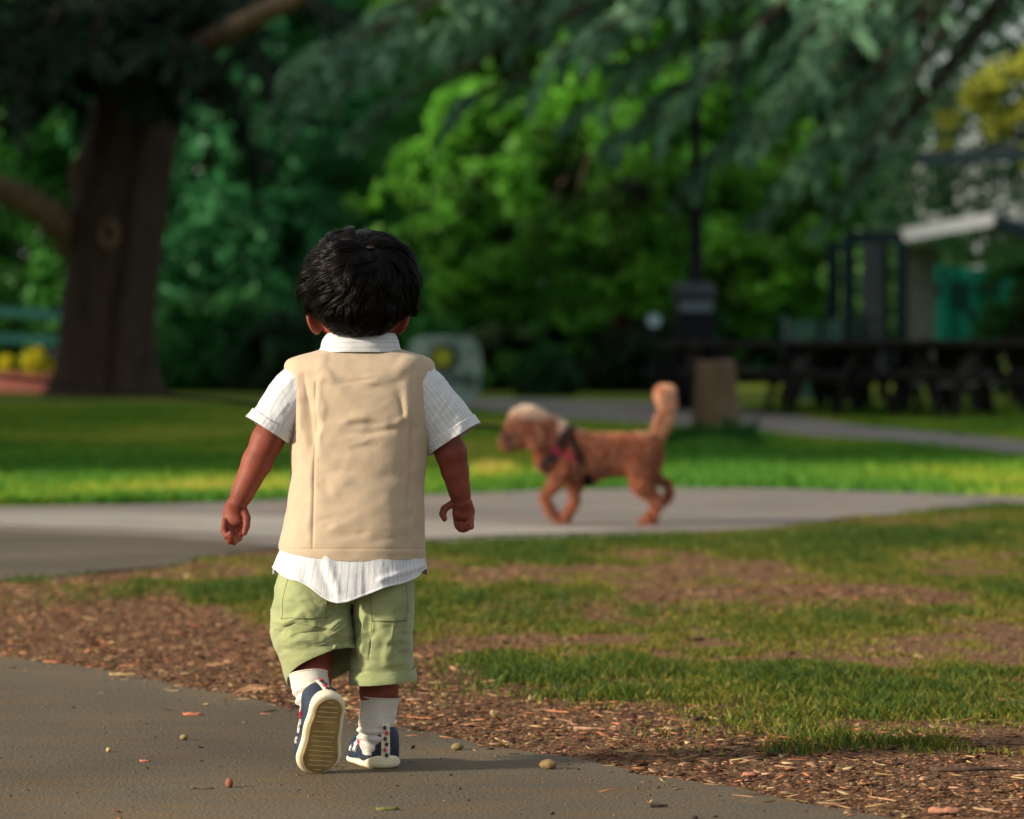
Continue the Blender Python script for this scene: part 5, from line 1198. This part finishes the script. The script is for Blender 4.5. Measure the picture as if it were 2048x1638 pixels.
tree('open_tree', W(2140, HY, 60), 7, .16, bl, 3900, .115, (.08, .20, .08), 'thin leaved open tree letting white sky through at the upper right', 'tree', var=.8, seed=64, clump=.26, branches=12)
for i, (x0, d, r) in enumerate(((2500, 66, 2.6), (2850, 60, 2.6))):
    p = W(x0, HY, d); tree('background_tree', p, 6, .2, [(p[0] + dx * r, d + dy * r, zz, r * rr) for dx, dy, zz, rr in ((0, 0, 1.6, .8), (-.5, 0, 2.8, .8), (.5, 0, 2.8, .8), (0, -.1, 4.2, .95), (0, 0, 6, 1.))], 7000, .2, (.03, .1, .03), ['dark tree just beyond the right edge', 'farther dark tree beyond the right edge'][i], 'tree', 'trees closing the view', var=.6, seed=70 + i)

# cedars: limbs with hanging sprays
def spray_limb(bm_, P0, P1, sag, r0, nside, L, seed, amp=.3):
    t = np.linspace(0, 1, 24)[:, None]; pts = P0 * (1 - t) + P1 * t; pts[:, 2] += sag * 4 * (t * (1 - t))[:, 0]; pts[:, 2] += amp * fbm(np.concatenate([t * 3, t * 0 + seed, t * 0], 1), 2, seed)
    bm_.tube(pts, r0 * (1 - .85 * t[:, 0]) + .008, 8)
    C = []; D_ = []
    ax = nrm(P1 - P0)
    for k in range(int(nside * .8)):
        s = rng.uniform(.06, 1.0); i = min(int(s * 23), 22); p = pts[i] + (pts[i + 1] - pts[i]) * (s * 23 - i)
        sd = nrm(np.cross(ax, [0, 0, 1])) * rng.choice([-1, 1]); dirn = nrm(ax * rng.uniform(.1, .9) + sd * rng.uniform(.1, 1) + np.array([0, 0, rng.uniform(-.25, .3)]))
        ll = L * rng.uniform(.4, 1.2) * (1 - .35 * s); m = 12; tt = np.linspace(0, 1, m)[:, None]
        q_ = p + dirn * ll * tt + np.array([0, 0, -1]) * (ll * (.12 + .42 * rng.random())) * tt ** 2
        bm_.tube(q_[::3], .008 * (1 - .5 * tt[::3, 0]), 4, cap=False)
        nn = int(120 * ll / .6); u_ = rng.random(nn) ** .9; ip = np.minimum((u_ * (m - 1)).astype(int), m - 2); pp = q_[ip] + (q_[ip + 1] - q_[ip]) * (u_ * (m - 1) - ip)[:, None]
        C.append(pp + rng.normal(0, .022, (nn, 3)) + np.stack([0 * u_, 0 * u_, -np.abs(rng.normal(0, .05, nn))], 1)); dd = q_[ip + 1] - q_[ip]; D_.append(dd / (np.linalg.norm(dd, axis=1)[:, None] + 1e-9))
    return np.concatenate(C), np.concatenate(D_)
def needles(C, Dn, size, cols):
    n = len(C); u = Dn + rng.normal(0, .45, (n, 3)); u /= np.linalg.norm(u, axis=1)[:, None]; v = np.cross(u, rng.normal(size=(n, 3))); v /= np.linalg.norm(v, axis=1)[:, None]
    sz = size * rng.uniform(.6, 1.4, n)[:, None]; A_ = u * sz; B_ = v * sz * .16
    V = np.stack([C - A_ * .5, C + B_, C + A_ * .5, C - B_], 1).reshape(-1, 3); F = np.arange(n)[:, None] * 4 + np.arange(4)[None]
    return V, F, np.repeat(cols, 4, 0)
# right-hand cedar: trunk outside the frame, long limbs sweeping left across it
p = W(2420, HY, 46) * [1, 1, 0]; t_ = empty('weeping_cedar', p, 'blue green cedar whose long drooping boughs sweep across the top of the picture', 'tree')
b = MB(); z = np.linspace(0, 13, 10); b.tube(np.stack([0 * z, 0 * z, z], 1), .42 * (1 - z / 15), 16); b.build('trunk', M['bark'], t_, True)
Tr_ = lambda px_, py_, d: W(px_, py_, d) - p
lb_ = MB(); CC = []; DDs = []
for (x1, y1, d1, z0, sg, ns, L) in [(560, 150, 41, 5.6, .35, 90, .85), (820, 118, 43, 5.9, .3, 70, .9), (1240, 70, 42, 6.0, .3, 60, .9), (1010, 60, 45, 6.4, .4, 60, .9), (1330, 210, 41, 5.2, .35, 55, .9), (1480, 330, 42, 4.6, .3, 50, .8), (1600, 120, 40, 5.6, .3, 60, .9), (1640, 260, 43, 4.8, .3, 55, .9),
                                (1700, 400, 44, 4.2, .3, 60, .7), (1560, 20, 44, 6.5, .3, 60, .9), (1800, 60, 42, 6.2, .3, 45, .8), (1760, 200, 45, 5.2, .3, 55, .8), (1380, 10, 42, 6.6, .3, 50, .9), (1760, 330, 46, 4.4, .2, 55, .7), (1450, 180, 44, 5.4, .3, 50, .9), (640, 110, 40, 5.8, .4, 70, .8), (760, 190, 42, 5.5, .4, 60, .8), (930, 180, 43, 5.6, .35, 60, .8), (1100, 120, 41, 5.7, .35, 70, .9), (1180, 200, 43, 5.4, .3, 60, .8), (900, 40, 42, 6.2, .35, 70, .9), (1320, 90, 43, 5.9, .3, 60, .9), (700, 60, 44, 6.4, .4, 60, .9), (1250, 270, 43, 5.0, .3, 60, .8), (1400, 320, 44, 4.8, .3, 60, .7), (1540, 400, 43, 4.4, .3, 60, .7), (1640, 440, 45, 4.3, .25, 60, .6), (1480, 90, 45, 6.0, .3, 60, .9), (1600, 200, 41, 5.3, .3, 60, .8), (1100, 20, 44, 6.5, .35, 70, .9), (640, 200, 44, 5.8, .4, 60, .8), (1720, 300, 42, 4.8, .3, 60, .7)]:
    P1 = Tr_(x1, y1, d1); C, Dn = spray_limb(lb_, np.array([0, 0, z0 + (1.3 if x1 < 1150 else 3.4)]), P1, sg, .075, ns, L, int(x1)); CC.append(C); DDs.append(Dn)
lb_.build('limb', M['bark'], t_, True)
C = np.concatenate(CC); Dn = np.concatenate(DDs)
X_, Y_ = topx(C[:, 0] + p[0], C[:, 1] + p[1], C[:, 2]); keep = ~((X_ > 1800 + 40 * np.sin(Y_ / 60)) & (Y_ > -20) & (rng.random(len(C)) < .945)); C = C[keep]; Dn = Dn[keep]
V, F, cc = needles(C, Dn, .15, pal(C, (.14, .30, .17), .5, 5)); link('crown', npmesh('crown', V, F, col=cc), M['needle'], t_, False)
# pale bare limb at the top
# big cedar at the left
d = 55.0; p = W(195, HY, d) * [1, 1, 0]; t_ = empty('cedar_tree', p, 'massive dark cedar with a thick furrowed trunk and low limbs at the left', 'tree')
def q4(px, py, dy=0): return W(px, py, d + dy) - p
n, m = 72, 60; a = np.linspace(0, 2 * np.pi, n, endpoint=False); V = []
for i in range(m):
    py_ = 800 - (800 + 900) * (i / (m - 1)) ** 1.0; cxp = np.interp(py_, [-900, 0, 200, 400, 600, 800], [420, 300, 268, 235, 215, 200]); hwp = np.interp(py_, [-900, 0, 200, 400, 600, 720, 770, 800], [40, 78, 85, 92, 88, 92, 100, 112])
    c = q4(cxp, py_); r = hwp / FP * d; fl = np.clip((py_ - 700) / 100, 0, 1)
    rr = r * (1 + .05 * np.sin(a * 3 + 1) + .045 * np.abs(np.sin(a * 7 + .004 * py_)) + (.06 + .14 * fl) * np.sin(a * 5 + .6))
    rr = rr * (1 + .05 * fbm(np.stack([np.cos(a) * 4, np.sin(a) * 4, 0 * a + py_ * .006], 1), 3, 4))
    rr = rr - r * .20 * np.exp(-((a - 4.98) / .10) ** 2)      # deep furrow between the two fused stems
    V += list(np.stack([c[0] + rr * np.cos(a), rr * np.sin(a), 0 * a + max(c[2], -.02)], 1))
F = [(i * n + j, i * n + (j + 1) % n, (i + 1) * n + (j + 1) % n, (i + 1) * n + j) for i in range(m - 1) for j in range(n)]
b = MB(); b.add(V, F); tk = b.build('trunk', M['bark'], t_, True)
# knot
c = q4(217, 468, -.66); b = MB(); a = np.linspace(0, 2 * np.pi, 24, endpoint=False); ri = []
pts = np.stack([c[0] + .11 * np.cos(a), 0 * a + c[1], c[2] + .17 * np.sin(a)], 1); b.tube(np.concatenate([pts, pts[:1]]), .055, 8, cap=False); b.build('knot', M['limb'], tk, True)
for pts, r, mk in (([(150, 490, 0), (110, 440, -.4), (40, 395, -.8), (-60, 360, -1.2), (-260, 300, -1.8)], (.28, .23, .21, .19, .14), 'limb'), ([(290, 190, 0), (380, 110, -2.2), (440, 72, -3.8), (500, 40, -4.9), (600, -8, -5.6), (860, -130, -6.5)], (.26, .20, .17, .15, .13, .08), 'limb'),
                   ([(300, 120, 0), (420, 60, 0), (440, -60, .2), (470, -300, .3)], (.3, .26, .24, .16), 'bark'), ([(170, 420, 0), (158, 350, -.2), (175, 300, -.2)], (.16, .14, .12), 'limb')):
    K_ = crom([q4(*x) for x in pts], 24); b = MB(); b.tube(K_, np.interp(np.linspace(0, 1, 24), np.linspace(0, 1, len(r)), r) * (1 + .06 * np.sin(np.arange(24) * 1.3)), 14); b.build('limb', M[mk], t_, True)
lb_ = MB(); CC = []; DDs = []
for (x0, y0, x1, y1, dy, ns, L, sg) in [(260, 40, -120, 190, -3, 80, .9, .4), (260, 0, 560, 210, -3, 80, .9, .5), (270, -60, 700, 60, -2, 60, .9, .4), (250, -40, 60, 120, -4, 80, 1., .4), (260, -60, 360, 140, -4.5, 80, 1., .4), (250, -100, 180, 120, -4.5, 80, 1., .4), (260, -160, -200, 60, -3, 80, 1., .4),
                                     (240, 60, -160, 330, -1, 60, .8, .4), (280, 60, 520, 330, 1, 60, .8, .4), (260, -100, 460, 40, -4, 70, 1., .3), (250, -60, 20, 240, -3.5, 70, .9, .4), (300, -200, 820, -60, -1, 60, .9, .4), (260, -500, -500, -200, 2, 60, 1.2, .4), (260, -500, 900, -260, 3, 60, 1.2, .4), (260, -700, 200, -400, 6, 60, 1.3, .4), (260, -300, 100, 0, -4.5, 80, 1., .3), (260, -300, 400, -40, -4.5, 80, 1., .3),
                                     (250, 50, 120, 210, -2.2, 70, .8, .3), (250, 20, 330, 200, -2.4, 60, .7, .3), (250, 20, 230, 180, -2.6, 60, .7, .3)]:
    P0, P1 = q4(x0, y0), q4(x1, y1, dy); C, Dn = spray_limb(lb_, P0, P1, sg, .09, ns, L * 1.1, int(abs(x1)) + 3); CC.append(C); DDs.append(Dn)
lb_.build('branches', M['bark'], t_, True)
C = np.concatenate(CC); Dn = np.concatenate(DDs)
V, F, cc = needles(C, Dn, .15, pal(C, (.020, .055, .030), .6, 6)); link('crown', npmesh('crown', V, F, col=cc), M['needle'], t_, False)
# flowering plants in the raised bed
for (x0, r, lb2) in ((70, .16, 'bright yellow flower clump in the raised bed beside the cedar trunk'), (12, .11, 'smaller yellow flower clump at the far left edge'), (98, .07, 'little yellow green flower clump touching the cedar trunk')):
    pb = W(x0, HY, 61.3) * [1, 1, 0] + [0, 0, .32]; fl = empty('flower_clump', pb, lb2, 'flowers', 'yellow flowers in the raised bed')
    b = MB()
    for k in range(7): b.tube([(0, 0, 0), (rng.normal(0, r * .3), rng.normal(0, r * .3), r * .9)], .008, 5)
    b.build('stem', mat('stem', (.06, .15, .03)), fl)
    Pn = rng.normal(0, .45, (420, 3)) * r * np.array([1, 1, 1.15]) + [0, 0, r * 1.1]
    V, F, cc = leafmesh(Pn, .05, pal(Pn, (.75, .68, .03), .3, 3)); link('blossom', npmesh('blossom', V, F, col=cc), M['leaf'], fl, False)
# unseen trees added outside the left edge to shade lawn and cedar trunk
for i, (x, y, r, zc) in enumerate([(-7.6, 20.5, 2.6, 3.6), (-8.6, 25, 2.9, 4.0), (-9.8, 29.5, 3.1, 4.4), (-11, 34.5, 3.3, 4.8), (-12.4, 40, 3.6, 5.4), (-14, 46, 4, 6), (-16.5, 52.5, 4, 6)]):
    bl = [(x + dx * r, y + dy * r, zc + dz * r, r * rr) for dx, dy, dz, rr in ((0, 0, 0, .9), (-.5, .3, .1, .7), (.3, -.4, .1, .7), (.1, .7, -.6, .6), (-.1, -.7, -.6, .6), (0, 0, .8, .7), (0, .1, -.9, .5))]
    tree('added_shade_tree', (x, y, 0), zc, .35, bl, 9000, .30, (.04, .11, .03), ['nearest', 'second', 'third', 'fourth', 'fifth', 'sixth', 'farthest'][i] + ' of the unseen trees added outside the left edge for shade', 'tree', 'added shade trees left of the view', var=.5, seed=90 + i, clump=1.0)
